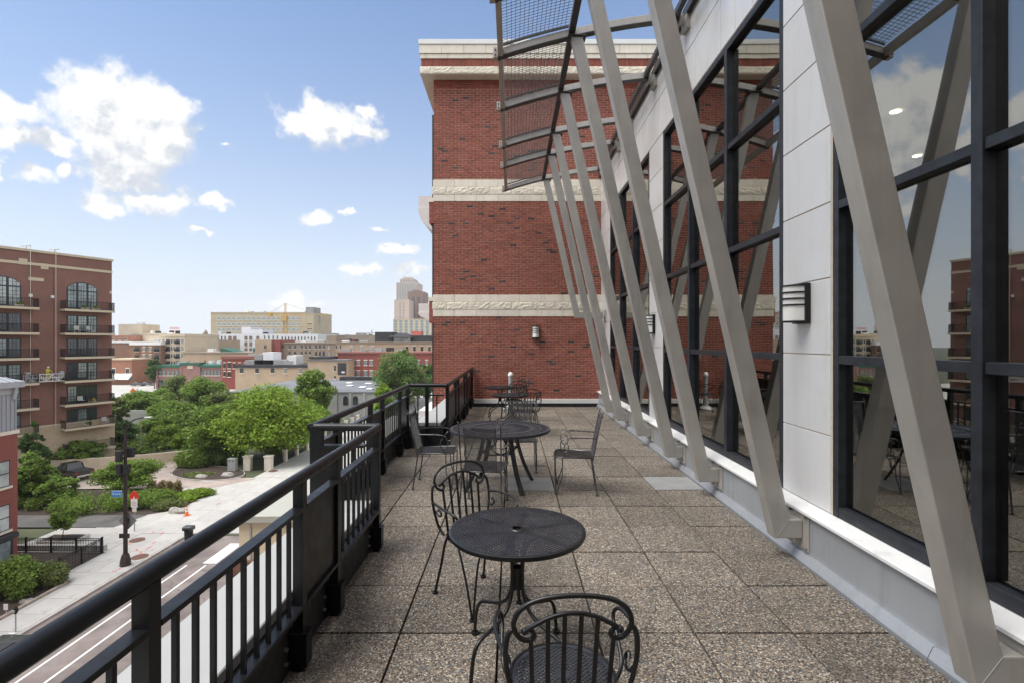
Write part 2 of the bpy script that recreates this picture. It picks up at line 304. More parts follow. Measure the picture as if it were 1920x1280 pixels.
# ------------------------------------------------------------------ mesh helpers
class MB:
    def __init__(s, O=(0, 0, 0), ex=(1, 0, 0), ey=(0, 1, 0), ez=(0, 0, 1)):
        s.v = []; s.f = []; s.m = []; s.O, s.ex, s.ey, s.ez = Vector(O), Vector(ex), Vector(ey), Vector(ez)
        s.flip = s.ex.cross(s.ey).dot(s.ez) < 0; s.id = (O == (0, 0, 0) and ex == (1, 0, 0) and ey == (0, 1, 0))
    def T(s, p):
        return tuple(p) if s.id else tuple(s.O + s.ex * p[0] + s.ey * p[1] + s.ez * p[2])
    def add(s, vs, fs, mi=0):
        n = len(s.v); s.v += [s.T(p) for p in vs]
        for f in fs:
            f = [n + i for i in f]; s.f.append(f[::-1] if s.flip else f); s.m.append(mi)
        return s
    def box(s, x0, x1, y0, y1, z0, z1, mi=0):
        return s.add([(x0, y0, z0), (x1, y0, z0), (x1, y1, z0), (x0, y1, z0), (x0, y0, z1), (x1, y0, z1), (x1, y1, z1), (x0, y1, z1)],
                     [(0, 3, 2, 1), (4, 5, 6, 7), (0, 1, 5, 4), (1, 2, 6, 5), (2, 3, 7, 6), (3, 0, 4, 7)], mi)
    def bar(s, a, b, w, h, up=(0, 0, 1), mi=0):     # rectangular bar from a to b, w sideways, h along up
        a, b, up = Vector(a), Vector(b), Vector(up); t = (b - a).normalized(); sd_ = t.cross(up)
        if sd_.length < 1e-6: sd_ = t.cross(Vector((0, 1, 0)))
        sd_.normalize(); u = sd_.cross(t).normalized(); vs = []
        for p in (a, b):
            for i, j in ((-1, -1), (1, -1), (1, 1), (-1, 1)): vs.append(p + sd_ * (i * w / 2) + u * (j * h / 2))
        return s.add(vs, [(0, 1, 2, 3), (7, 6, 5, 4), (0, 4, 5, 1), (1, 5, 6, 2), (2, 6, 7, 3), (3, 7, 4, 0)], mi)
    def tube(s, pts, r, n=8, closed=False, mi=0, caps=True):
        pts = [Vector(p) for p in pts]; k = len(pts); rs = r if isinstance(r, (list, tuple)) else [r] * k
        t0 = (pts[1] - pts[0]).normalized(); ref = Vector((0, 0, 1)) if abs(t0.z) < .9 else Vector((1, 0, 0)); nrm = t0.cross(ref).normalized(); vs = []
        for i, p in enumerate(pts):
            if closed: t = (pts[(i + 1) % k] - pts[i - 1])
            else: t = pts[min(i + 1, k - 1)] - pts[max(i - 1, 0)]
            t.normalize(); nrm = (nrm - t * nrm.dot(t)); nrm.normalize(); bn = t.cross(nrm)
            for j in range(n):
                a = 2 * math.pi * j / n; vs.append(p + nrm * (math.cos(a) * rs[i]) + bn * (math.sin(a) * rs[i]))
        fs = []
        for i in range(k if closed else k - 1):
            i2 = (i + 1) % k
            for j in range(n): fs.append((i * n + j, i * n + (j + 1) % n, i2 * n + (j + 1) % n, i2 * n + j))
        if not closed and caps: fs += [tuple(range(n))[::-1], tuple((k - 1) * n + j for j in range(n))]
        return s.add(vs, fs, mi)
    def cyl(s, c, r, z0, z1, n=16, r2=None, mi=0):
        return s.tube([(c[0], c[1], z0), (c[0], c[1], z1)], [r, r if r2 is None else r2], n, mi=mi)
    def lathe(s, c, prof, n=24, mi=0, cap=True):    # prof: [(r, z)] from bottom to top
        vs = []; fs = []
        for r, z in prof:
            for j in range(n): a = 2 * math.pi * j / n; vs.append((c[0] + r * math.cos(a), c[1] + r * math.sin(a), c[2] + z))
        for i in range(len(prof) - 1):
            for j in range(n): fs.append((i * n + j, i * n + (j + 1) % n, (i + 1) * n + (j + 1) % n, (i + 1) * n + j))
        if cap: fs += [tuple(range(n))[::-1], tuple((len(prof) - 1) * n + j for j in range(n))]
        return s.add(vs, fs, mi)
    def prism(s, poly, axis, a0, a1, mi=0):         # 2-D polygon swept along an axis; poly coordinates are the two other axes in order
        k = len(poly); vs = []
        for a in (a0, a1):
            for p in poly: vs.append((a, p[0], p[1]) if axis == 'x' else (p[0], a, p[1]) if axis == 'y' else (p[0], p[1], a))
        fs = [tuple(range(k))[::-1], tuple(range(k, 2 * k))] + [(i, (i + 1) % k, k + (i + 1) % k, k + i) for i in range(k)]
        ar = sum(poly[i][0] * poly[(i + 1) % k][1] - poly[(i + 1) % k][0] * poly[i][1] for i in range(k))
        if (ar < 0) != (axis == 'y'): fs = [f[::-1] for f in fs]
        return s.add(vs, fs, mi)
    def mesh(s, name, mats_, smooth_=None, uv=False):
        me = bpy.data.meshes.new(name); me.from_pydata(s.v, [], s.f)
        for m in (mats_ if isinstance(mats_, (list, tuple)) else [mats_]): me.materials.append(m)
        if any(s.m): me.polygons.foreach_set('material_index', s.m)
        if smooth_:
            me.polygons.foreach_set('use_smooth', [True] * len(me.polygons)); me.set_sharp_from_angle(angle=R(smooth_))
        if uv:
            l = me.uv_layers.new(name='UVMap'); d = l.data
            for p in me.polygons:
                nx, ny, nz = p.normal
                if abs(nz) < .7:
                    h = math.hypot(nx, ny) or 1; tx, ty = -ny / h, nx / h
                    for li in p.loop_indices:
                        c = me.vertices[me.loops[li].vertex_index].co; d[li].uv = (c.x * tx + c.y * ty, c.z)
                else:
                    for li in p.loop_indices:
                        c = me.vertices[me.loops[li].vertex_index].co; d[li].uv = (c.x, c.y)
        me.update(); return me
LOC = {}
def link(o, parent=None):
    COL.objects.link(o)
    if parent is not None:
        o.parent = parent; o.matrix_parent_inverse = Matrix.Translation(-LOC.get(parent.name, Vector((0, 0, 0))))
    return o
def inst(name, me, parent=None, loc=(0, 0, 0), rz=0, scale=None):
    o = bpy.data.objects.new(name, me); link(o, parent); o.location = loc; o.rotation_euler = (0, 0, rz)
    if scale: o.scale = scale
    LOC[o.name] = Vector(loc); return o
def part(name, mb, m, parent=None, smooth_=None, uv=False, bevel=0, seg=1):
    o = bpy.data.objects.new(name, mb.mesh(name, m, smooth_, uv)); link(o, parent)
    if bevel:
        b = o.modifiers.new('bevel', 'BEVEL'); b.width = bevel; b.segments = seg; b.limit_method = 'ANGLE'
    return o
def tag(o, label=None, cat=None, group=None, kind=None):
    for k, v in (('label', label), ('category', cat), ('group', group), ('kind', kind)):
        if v: o[k] = v
    return o
def thing(name, label, cat, loc=(0, 0, 0), group=None):
    o = bpy.data.objects.new(name, None); o.empty_display_size = .2; COL.objects.link(o); o.location = loc; LOC[o.name] = Vector(loc)
    return tag(o, label, cat, group)
def kids(): 
    d = {}
    for o in bpy.data.objects:
        if o.parent: d.setdefault(o.parent.name, []).append(o)
    return d
def copy_tree(o, d, parent=None):
    c = o.copy(); COL.objects.link(c)
    if parent is not None: c.parent = parent
    for ch in d.get(o.name, []): copy_tree(ch, d, c)
    return c
def spline(pts, n=6):
    P = [Vector(p) for p in pts]; out = []
    for i in range(len(P) - 1):
        p0, p1, p2, p3 = P[max(i - 1, 0)], P[i], P[i + 1], P[min(i + 2, len(P) - 1)]
        for j in range(n):
            t = j / n; out.append(.5 * ((2 * p1) + (p2 - p0) * t + (2 * p0 - 5 * p1 + 4 * p2 - p3) * t * t + (3 * p1 - p0 - 3 * p2 + p3) * t ** 3))
    out.append(P[-1]); return out
GZ = -14.6
def at(px, py, Y): return Vector(((px - 960) / 955 * Y, Y, 1.8 - (py - 640) / 955 * Y))       # photograph measurement -> place
def gr(px, py, dz=0): Y = 955 * (1.8 - GZ) / (py - 640); return Vector(((px - 960) / 955 * Y, Y, GZ + dz))
def sheet(name, pts, z, m, kind='structure', thick=0):
    mb = MB(); k = len(pts); pts = [(p[0], p[1]) for p in pts]
    ar = sum(pts[i][0] * pts[(i + 1) % k][1] - pts[(i + 1) % k][0] * pts[i][1] for i in range(k))
    if ar < 0: pts = pts[::-1]
    if thick: mb.prism(pts, 'z', z - thick, z)
    else: mb.add([(x, y, z) for x, y in pts], [tuple(range(k))])
    return tag(part(name, mb, m), kind=kind)
# ------------------------------------------------------------------ ground, streets and pavements
sheet('ground', [(-1400, -300), (700, -300), (700, 1400), (-1400, 1400)], GZ - .02, M['ground'])
sheet('road', [(-27.4, -60), (-9, -60), (-9, 43), (-27.4, 43)], GZ - .006, M['asphalt'])
sheet('far_street', [(-190, 150), (-20, 150), (-20, 205), (-190, 205)], GZ - .010, M['concrete'])
sheet('parking_lot', [(-175, 118), (-18, 118), (-18, 151), (-175, 151)], GZ - .014, M['asphalt2'])
def slabs(name, x0, x1, y0, y1, sx, sy, z, m):          # concrete slabs with recessed joints, each slab an object
    base = MB(); base.add([(x0, y0, z - .03), (x1, y0, z - .03), (x1, y1, z - .03), (x0, y1, z - .03)], [(0, 1, 2, 3)])
    root = tag(part(name, base, M['kerb']), kind='structure')
    nx = max(1, round((x1 - x0) / sx)); ny = max(1, round((y1 - y0) / sy)); wx = (x1 - x0) / nx; wy = (y1 - y0) / ny
    s = MB(); s.box(-wx / 2 + .012, wx / 2 - .012, -wy / 2 + .012, wy / 2 - .012, -.12, 0); me = s.mesh('slab', M['concrete'])
    for i in range(nx):
        for j in range(ny): inst('slab', me, root, (x0 + (i + .5) * wx, y0 + (j + .5) * wy, z + random.uniform(-.003, .003)))
    return root
slabs('pavement', -31.5, -27.6, 14, 43.3, 1.95, 1.83, GZ + .12, None)
slabs('corner_pavement', -39.4, -31.53, 39.5, 44.6, 1.97, 1.7, GZ + .12, None)
slabs('crossing_plaza', -36.5, -14, 43.36, 61, 3.75, 2.94, GZ + .11, None)
slabs('far_pavement', -31, -22, 61.05, 120, 3.0, 3.0, GZ + .115, None)
part_k = MB().box(-27.58, -27.4, 14, 43.3, GZ - .1, GZ + .125); tag(part('kerb', part_k, M['kerb'], bevel=.02), kind='structure')
sheet('alley', [(-80, 44.7), (-35, 44.7), (-34.3, 47.9), (-80, 47.9)], GZ + .126, M['asphalt2'])
drive = [gr(150, 918), gr(300, 917), gr(400, 915), gr(480, 899), gr(455, 897), gr(390, 905), gr(335, 899), gr(318, 888), gr(335, 876), gr(420, 868), gr(300, 866), gr(215, 876), gr(60, 890), gr(20, 925)]
sheet('driveway', drive, GZ + .130, M['drive'])
sheet('hedge_bed', [(-60, 47.95), (-34.5, 47.95), (-32.2, 49.5), (-32.6, 53.8), (-36, 55.3), (-60, 56)], GZ + .135, M['mulch'])
sheet('planting_bed', [(-60, 20), (-29.95, 20), (-29.95, 34.3), (-33, 34.3), (-60, 34.3)], GZ + .13, M['mulch'])
sheet('areaway', [(-60, 34.3), (-31.6, 34.3), (-31.6, 39.4), (-60, 39.4)], GZ + .10, M['mulch'])  # flat dark sheet painted in for the shade of the sunken pit
isl = [gr(390 + 68 * math.cos(a), 889 + 13 * math.sin(a)) for a in [2 * math.pi * i / 24 for i in range(24)]]
sheet('island_kerb', [(p.x + (p.x + 38.5) * .02, p.y + (p.y - 63) * .05) for p in isl], GZ + .20, M['kerb'], thick=.2)
sheet('island_bed', [(p.x, p.y) for p in isl], GZ + .215, M['mulch'])
kb = MB().box(-30.1, -29.92, 20, 34.45, GZ, GZ + .28).box(-34, -29.92, 34.35, 34.55, GZ, GZ + .27)
tag(part('bed_edging', kb, pm('edging_stone', (.34, .29, .24), .9, 0, .2, 3), bevel=.02), kind='structure')
# painted lines
pl = MB()
for x in (-23.95, -22.55): pl.add([(x, -40, GZ + .002), (x + .13, -40, GZ + .002), (x + .13, 37.4, GZ + .002), (x, 37.4, GZ + .002)], [(0, 1, 2, 3)])
tag(part('lane_lines', pl, M['paint']), kind='structure')
zb = MB()
for k in range(3):
    x = -22.9 + k * 2.2; zb.add([(x, 37.7, GZ + .004), (x + 1.0, 37.7, GZ + .004), (x + 1.0, 41.4, GZ + .004), (x, 41.4, GZ + .004)], [(0, 1, 2, 3)])
tag(part('crosswalk_bars', zb, M['paint']), kind='structure')
rp = MB(); rz0 = GZ + .128
for px, py, dx, dy in ((283, 1003, 5, -5), (300, 1004, 7, -6), (215, 1000, 5, 2), (255, 1031, 3, 4), (262, 1036, 4, 6), (272, 1034, 7, -6), (279, 1030, 7, -5), (285, 1022, 6, -5), (208, 1076, 8, -4), (222, 1070, 6, -4), (405, 948, 8, -5), (240, 1020, 4, 3)):
    a, b = gr(px, py), gr(px + dx, py + dy); t = (b - a).normalized(); s = Vector((-t.y, t.x, 0)) * .045
    rp.add([(p.x, p.y, rz0) for p in (a - s, b - s, b + s, a + s)], [(0, 1, 2, 3)])
tag(part('utility_marks', rp, M['redpaint']), kind='structure')
# ------------------------------------------------------------------ terrace floor of separate aggregate pavers
P = .6075
fl = MB().box(-1.615, 9.9, -1.5, 14.3, -.45, -.055).box(-2.21, -1.616, 4.15, 9.59, -.44, -.055)
floor = tag(part('terrace_floor', fl, M['membrane']), kind='structure')
pv_full = MB().box(-P / 2 + .007, P / 2 - .007, -P / 2 + .007, P / 2 - .007, -.05, 0)
me_pv = pv_full.mesh('paver', M['paver']); me_pv2 = pv_full.mesh('smooth_paver', M['conc2'])
for j in range(-5, 19):
    yc = 3.154 + P * (j + .5)
    if yc + P / 2 > 14.45: continue
    for i in range(-3, 4):
        xc = -.085 + P * (i + .5)
        if xc < -1.5 and not (4.55 < yc < 8.9): continue
        zz = random.uniform(-.006, .002)
        smoothp = (j == 5 and i in (0, 3))
        o = inst('paver', me_pv2 if smoothp else me_pv, floor, (xc, yc, zz)); o.rotation_euler = (random.uniform(-.005, .005), random.uniform(-.005, .005), random.uniform(-.004, .004))
        if smoothp: tag(o, 'smooth plain grey paver without pebbles')
# ------------------------------------------------------------------ parapet under the railing
ter = thing('terrace_parapet', 'low black membrane parapet with broad white metal coping along the terrace edge', 'parapet', (-1.4, 6, 0))
inner = [(-1.22, -1.5), (-1.22, 4.52), (-1.84, 4.52), (-1.84, 8.82), (-1.20, 8.82), (-1.20, 14.28)]
def strip(mb, x0, x1, y0, y1, z0, z1): mb.box(x0, x1, y0, y1, z0, z1)
mem = MB(); sto = MB()
for a in ((-1.30, -1.22, -1.5, 4.52), (-1.92, -1.84, 4.44, 8.9), (-1.8395, -1.301, 4.44, 4.52), (-1.8395, -1.20, 8.82, 8.9), (-1.28, -1.20, 8.9005, 14.28)): strip(mem, *a, -.3, .335)
for a in ((-1.62, -1.302, -1.5, 4.138), (-2.22, -1.922, 4.14, 9.6), (-1.9215, -1.302, 4.14, 4.438), (-1.9215, -1.20, 8.902, 9.6), (-1.62, -1.282, 9.6005, 14.28)): strip(sto, *a, -.6, .334)
part('stone_facing', sto, M['b_cream'], ter, uv=True)
part('base_course', MB().box(-2.26, -1.63, 4.10, 4.139, -.6, .03).box(-2.26, -2.2205, 4.139, 9.6, -.6, .03), M['rust'], ter)
part('facing_joint', MB().box(-2.13, -2.118, 4.132, 4.1395, .031, .333), M['grey'], ter)
part('membrane', mem, M['membrane'], ter)
def cop(name, segs):
    for x0, x1, y0, y1 in segs: part(name, MB().box(x0, x1, y0, y1, .337, .40), M['coping' if x0 > -2 else 'coping_bay'], ter, bevel=.006)
cop('coping', [(-1.66, -1.235, -1.5, 1.0), (-1.66, -1.235, 1.006, 4.14), (-1.66, -1.235, 4.146, 4.505), (-2.27, -1.666, 4.10, 4.505), (-2.27, -1.855, 4.511, 7.0), (-2.27, -1.855, 7.006, 8.835), (-2.27, -1.70, 8.841, 9.66), (-1.694, -1.235, 8.841, 9.66), (-1.66, -1.235, 9.666, 12.2), (-1.66, -1.235, 12.206, 14.28)])
ef = MB().box(-1.236, -1.222, -1.5, 4.5, .322, .334); part('coping_edge', ef, pm('brass_edge', (.5, .44, .32), .5, .3), ter)
# block that carries the terrace
blk_b = MB().box(-1.6, 20, -1.5, 14.25, GZ, -.46); tag(part('terrace_block', blk_b, M['b_near'], uv=True), 'red brick storeys that carry the roof terrace above the street', 'building')
# ------------------------------------------------------------------ railing
rail = thing('terrace_railing', 'black steel railing with round handrail, square pickets and solid panels along the terrace edge', 'railing', (-1.17, 6, 0))
def vec(p): return Vector((p[0], p[1], 0))
HR, SR, LR = 1.05, .885, .345
def hr(pts): part('handrail', MB().tube(pts, .034, 14), M['black'], rail, 50)
hr([(-1.17, -1.5, HR), (-1.17, 4.47, HR)])
hr(spline([(-1.17, 4.475, HR), (-1.45, 4.478, HR), (-1.765, 4.48, HR)], 3)); hr([(-1.76, 4.45, HR), (-1.76, 8.74, HR)]); hr([(-1.762, 8.74, HR), (-1.115, 8.745, HR)]); hr([(-1.115, 8.73, HR), (-1.115, 14.27, HR)])
me_post = MB().box(-.028, .028, -.028, .028, .0, HR - .02).mesh('post', M['black'])
me_pick = MB().box(-.0095, .0095, -.0095, .0095, LR + .012, SR - .012).mesh('picket', M['black'])
me_foot = MB().box(-.038, .038, -.05, .05, .03, .2).box(-.044, .044, -.056, .056, .2, .208).mesh('post_foot', M['black'])
me_bolt = MB().tube([(-.0, -.0, 0), (.018, 0, 0)], .011, 6).mesh('bolt', M['bolt'])
def run(a, b, posts, solids, ends=(True, True), n=.118):
    """posts: distances along a-b; solids: indices of bays closed by a plain panel"""
    a, b = vec(a), vec(b); t = (b - a).normalized(); rz = math.atan2(t.y, t.x); L = (b - a).length; s = Vector((-t.y, t.x, 0))
    for d in posts:
        p = a + t * d; inst('post', me_post, rail, p, rz); f = inst('post_foot', me_foot, rail, p, rz)
    for k in range(len(posts) - 1):
        d0, d1 = posts[k] + .028, posts[k + 1] - .028; p0, p1 = a + t * d0, a + t * d1
        q = Vector((0, 0, 1))
        part('top_rail', MB().bar(p0 + q * SR, p1 + q * SR, .062, .022), M['black'], rail, bevel=.002)
        part('bottom_rail', MB().bar(p0 + q * LR, p1 + q * LR, .062, .022), M['black'], rail, bevel=.002)
        if k in solids:
            part('solid_panel', MB().bar(p0 + q * ((SR + LR) / 2), p1 + q * ((SR + LR) / 2), .018, SR - LR - .024), M['black'], rail)
        else:
            m = max(1, round((d1 - d0) / n) - 1)
            for i in range(m): inst('picket', me_pick, rail, p0 + (p1 - p0) * ((i + 1) / (m + 1)), rz)
run((-1.17, -1.5), (-1.17, 4.47), [.8, 1.92, 2.5, 3.13 , 4.31, 4.87, 5.90], [1, 4] , n=.118)
run((-1.17, 4.478), (-1.76, 4.478), [.52], [])
run((-1.76, 4.48), (-1.76, 8.74), [.05, .62, 1.85, 2.43, 3.52, 4.10], [0, 2, 4])
run((-1.76, 8.742), (-1.115, 8.742), [.30], [])
run((-1.115, 8.74), (-1.115, 14.27), [.05, 1.25, 1.8, 3.1, 3.7, 5.0, 5.46], [0, 1, 2, 3, 4, 5])
for x0, x1, y in ((-1.71, -1.29, 4.478), (-1.72, -1.51, 8.742), (-1.41, -1.17, 8.742)):
    n = max(1, round((x1 - x0) / .115) - 1)
    for i in range(n):
        o = inst('picket', me_pick, rail, (x0 + (x1 - x0) * (i + 1) / (n + 1), y, 0)); 
    part('bottom_rail', MB().box(x0, x1, y - .04, y + .04, LR - .011, LR + .011), M['black'], rail)
part('top_rail', MB().box(-1.41, -1.17, 8.70, 8.78, SR - .011, SR + .011), M['black'], rail); part('top_rail', MB().box(-1.71, -1.29, 4.44, 4.52, SR - .011, SR + .011), M['black'], rail)
for y in (1.63, 2.81, 3.37, 4.40):
    for z in (.07, .15): inst('bolt', me_bolt, rail, (-1.219, y - .08, z))
# ------------------------------------------------------------------ brick building that closes the terrace
BY = 14.30
bb = thing('brick_building', 'tall red brick building with limestone bands closing the far end of the terrace', 'building', (4, BY, GZ))
core = MB().box(-2.19, 14, BY + .012, 40, GZ, 9.4); part('core_wall', core, M['b_near'], bb, uv=True)
part('mortar_bed', MB().box(-2.195, 4.8, BY - .0055, BY + .3, -2.0, 8.9), M['mortar'], bb)
def wy(y): return 1.8 + (640 - y) * BY / 955
bands = []   # (z0,z1) ranges not brick
z_rows = {'b1': (wy(593.5), wy(553)), 'b2': (wy(378), wy(338)), 'top': (wy(149.4), wy(88))}
ch, bl = .0677, .203
bricks = MB(); loose = []
def face(mb, x0, x1, z0, z1, j=None): mb.box(x0, x1, BY - .010 + (j or 0), BY + .02, z0, z1)
dark = [(884, 156), (845, 164)]
z = -1.7; row = 0; nloose = 0; nnear = 0
while z + ch < z_rows['top'][0] + .01:
    skip = any(z + ch * .6 > a and z + ch * .4 < b for a, b in (z_rows['b1'], z_rows['b2']))
    if not skip:
        x = -2.2 - (bl / 2 if row % 2 else 0); 
        while x < 4.75:
            x0, x1 = max(x + .005, -2.2), min(x + bl - .005, 4.75)
            if x1 - x0 > .03:
                r = random.random(); isd = r < .029 and x0 > -2.15
                jit = random.uniform(-.0025, .0025); full = abs(x1 - x0 - (bl - .01)) < .002
                near = z < 1.15 and z > 0.1 and x0 > -1.2 and x1 < 2.2
                if full and (isd or (near and nnear < 110)):
                    nnear += 0 if isd else 1
                    loose.append((x0, z, isd, jit)); nloose += 1
                else: face(bricks, x0, x1, z + .005, z + ch - .005, jit)
            x += bl
    z += ch; row += 1
# soldier course
x = -2.5
sol = MB()
while x < 4.75:
    sol.box(x + .005, x + .0627, BY - .31 + random.uniform(-.002, .002), BY - .05, wy(136), wy(122)); x += .0677
part('soldier_course', sol, M['brick'], bb)['kind'] = 'stuff'
part('soldier_back', MB().box(-2.50, 4.75, BY - .29, BY + .01, wy(137), wy(121.5)).box(-2.495, -2.20, BY + .011, BY + 1.95, wy(150), wy(97)), M['mortar'], bb)
part('brick_field', bricks, M['brick'], bb)['kind'] = 'stuff'
b1 = MB().box(0, bl - .01, -.010, .02, 0, ch - .01)
meb = b1.mesh('brick', M['brick1']); mebd = b1.mesh('dark_brick', M['brickd'])
for x0, z, isd, jit in loose:
    o = inst('brick', mebd if isd else meb, bb, (x0, BY + jit, z + .005))
    if isd: o['label'] = 'dark burnt brick'
def stones(name, z0, z1, x0, step, off, m, proud, rough_=False):
    x = x0 + (off if off else 0) - (step if off else 0)
    while x < 4.75:
        a, b = max(x, x0) + .003, min(x + step, 4.75) - .003
        if b - a > .05:
            if rough_:
                mb = MB(); nx, nz = 9, 5; vs = []
                for i in range(nx + 1):
                    for k in range(nz + 1):
                        e = 0 if i in (0, nx) or k in (0, nz) else random.choice((.001, .003, .006, .009, .012))
                        vs.append((a + (b - a) * i / nx, BY - proud - e, z0 + .003 + (z1 - z0 - .006) * k / nz))
                fs = [(i * (nz + 1) + k, (i + 1) * (nz + 1) + k, (i + 1) * (nz + 1) + k + 1, i * (nz + 1) + k + 1) for i in range(nx) for k in range(nz)]
                mb.add(vs, fs); mb.box(a, b, BY - proud + .002, BY + .02, z0 + .003, z1 - .003)
                part(name, mb, m, bb)
            else: part(name, MB().box(a, b, BY - proud, BY + .02, z0 + .003, z1 - .003), m, bb, bevel=.004)
        x += step
for ya, yb, yc, yd in ((338, 350.6, 365, 378), (553, 566.7, 580.5, 593.6)):
    stones('limestone_block', wy(yb), wy(ya), -2.22, .61, 0, M['stone'], .02); stones('rough_stone_block', wy(yc), wy(yb), -2.24, .61, .4, M['rock'], .026, True); stones('limestone_block', wy(yd), wy(yc), -2.22, .61, 0, M['stone'], .02)
stones('rough_stone_block', wy(149.4), wy(136.5), -2.53, .61, .3, M['rock'], .33, True)
stones('limestone_block', wy(122), wy(113.4), -2.52, .61, .15, M['stone'], .33)
stones('limestone_block', wy(113.2), wy(97), -2.545, .61, 0, M['stone'], .35)
part('parapet_cap', MB().box(-2.56, 4.75, BY - .37, BY + 2.2, wy(96.8), wy(88)), M['capwhite'], bb, bevel=.005)
part('soffit', MB().box(-2.52, 4.75, BY - .31, BY + 1.98, wy(149.6) - .01, wy(149.4) + .01), M['stone'], bb)
part('base_trim', MB().box(-1.16, 2.6, BY - .045, BY + .02, .075, .20), M['capwhite'], bb, bevel=.004); part('base_flashing', MB().box(-1.16, 2.6, BY - .03, BY + .02, -.05, .073), M['membrane'], bb)
part('downspout', MB().box(-2.29, -2.215, BY + .3, BY + .40, GZ, wy(207)), M['bronze'], bb)
for y0, y1 in ((372, 415), (560, 605)):
    part('corbel', MB().box(-2.36, -2.2, BY + .2, BY + .7, wy(y1), wy(y0 + 4)), M['b_near'], bb, uv=True); part('corbel_cap', MB().box(-2.38, -2.2, BY + .18, BY + .72, wy(y0 + 3.8), wy(y0 - 4)), M['stone'], bb)
for zt, zh, bowl in ((6.64, .38, 1), (3.06, .30, .35), (-.50, .3, .2)):
    bc = MB().box(-3.12, -2.21, 17.0, 19.6, zt - zh, zt)
    prof = [(-3.14 + .0 + .93 * (1 - math.cos(a)), zt - zh - .002 - .85 * bowl * math.sin(a)) for a in [math.pi / 2 * i / 8 for i in range(9)]]
    bc.prism(prof + [(-2.21, zt - zh - .002)], 'y', 16.98, 19.62)
    part('balcony', bc, M['capwhite'], bb, 35)
# ------------------------------------------------------------------ glazed wing on the right
WX = 2.5
wing = thing('glazed_wing', 'silver panelled wing with tall dark framed windows along the right of the terrace', 'building', (5, 6, 0))
WINS = [(.25, 3.97), (4.70, 8.43), (9.27, 12.98)]; COLS = [(3.97, 4.70), (8.43, 9.27), (12.98, 14.29)]
Z0, ZH = .43, 5.26; ZT = 6.40
part('wall_base', MB().box(2.425, 2.62, -1.5, 14.29, -.05, .392), M['panel_low'], wing)
cv = [(2.37, -.05), (2.37, .0), (2.40, .062), (2.424, .062), (2.424, -.05)]
for y0, y1 in ((-1.5, 2.9), (2.905, 6.0), (6.005, 9.2), (9.205, 14.29)): part('base_flashing', MB().prism(cv, 'y', y0, y1), M['panel_low'], wing)
sp = [(2.385, .385), (2.385, .408), (2.40, .415), (2.505, .447), (2.60, .447), (2.60, .394), (2.424, .394), (2.395, .385)]
for y0, y1 in ((-1.5, 1.9), (1.904, 5.6), (5.604, 9.9), (9.904, 14.29)): part('sill', MB().prism(sp, 'y', y0, y1), M['sill'], wing, bevel=.002)
part('backing', MB().box(2.53, 2.62, -1.5, .249, .45, ZT), M['sealant'], wing)
for a, b in COLS: part('backing', MB().box(2.5075, 2.62, a + .001, b - .001, .45, ZH), M['sealant'], wing)
part('backing', MB().box(2.5075, 2.62, -1.5, 14.29, ZH + .001, ZT - .01), M['sealant'], wing)
hz = [.449, 1.059, 1.695, 2.300, 2.895, 3.500, 4.10, 4.69, ZH]
for a, b in COLS:
    for k in range(len(hz) - 1):
        ys = [(a + .03, b - .006)] if b < 13 else [(a + .006, a + .64), (a + .652, b - .01)]
        for y0, y1 in ys: part('wall_panel', MB().box(WX, 2.507, y0, y1, hz[k] + .005, hz[k + 1] - .005), M['panel'], wing, bevel=.002)
    part('sealant', MB().box(WX + .003, 2.507, a + .001, a + .028, .45, ZH), M['sealant'], wing)
y = 14.28
while y > -1.5:
    for z0, z1 in ((ZH + .012, 5.925), (5.937, ZT)): part('wall_panel', MB().box(WX, 2.507, max(y - .400, -1.5), y - .006, z0, z1), M['panel'], wing, bevel=.002)
    y -= .408
part('roof_edge', MB().box(2.44, 2.9, -1.5, 14.29, ZT + .002, ZT + .12), M['canopy_dark'], wing)
part('roof', MB().box(2.62, 14, -1.5, 14.29, ZT - .25, ZT - .05), M['roofgrey'], wing)
def window(a, b):
    f = MB()
    f.box(WX + .0, 2.60, a, a + .065, Z0 + .02, ZH).box(WX + .0, 2.60, b - .065, b, Z0 + .02, ZH).box(WX + .003, 2.597, a + .065, b - .065, Z0 + .02, Z0 + .10).box(WX + .003, 2.597, a + .065, b - .065, ZH - .07, ZH)
    w = part('window', f, M['frame'], wing, bevel=.003)
    ms = [a + (b - a) * k / 3 for k in (1, 2)]; xs = [a + .033] + ms + [b - .033]
    for q in ms: part('mullion', MB().box(WX - .012, 2.60, q - .034, q + .034, Z0 + .101, ZH - .071), M['frame'], w, bevel=.003)
    zt = [1.66, 2.845, 4.05]; zz = [Z0 + .10] + zt + [ZH - .07]
    for i in range(3):
        y0, y1 = xs[i] + .034, xs[i + 1] - .034
        for q in zt: part('transom', MB().box(WX + .002, 2.595, y0, y1, q - .032, q + .032), M['frame'], w, bevel=.003)
        for k in range(4): part('pane', MB().box(2.560, 2.568, y0 - .01, y1 + .01, zz[k] + .02, zz[k + 1] - .02), M['pane'], w)
for a, b in WINS: window(a, b)
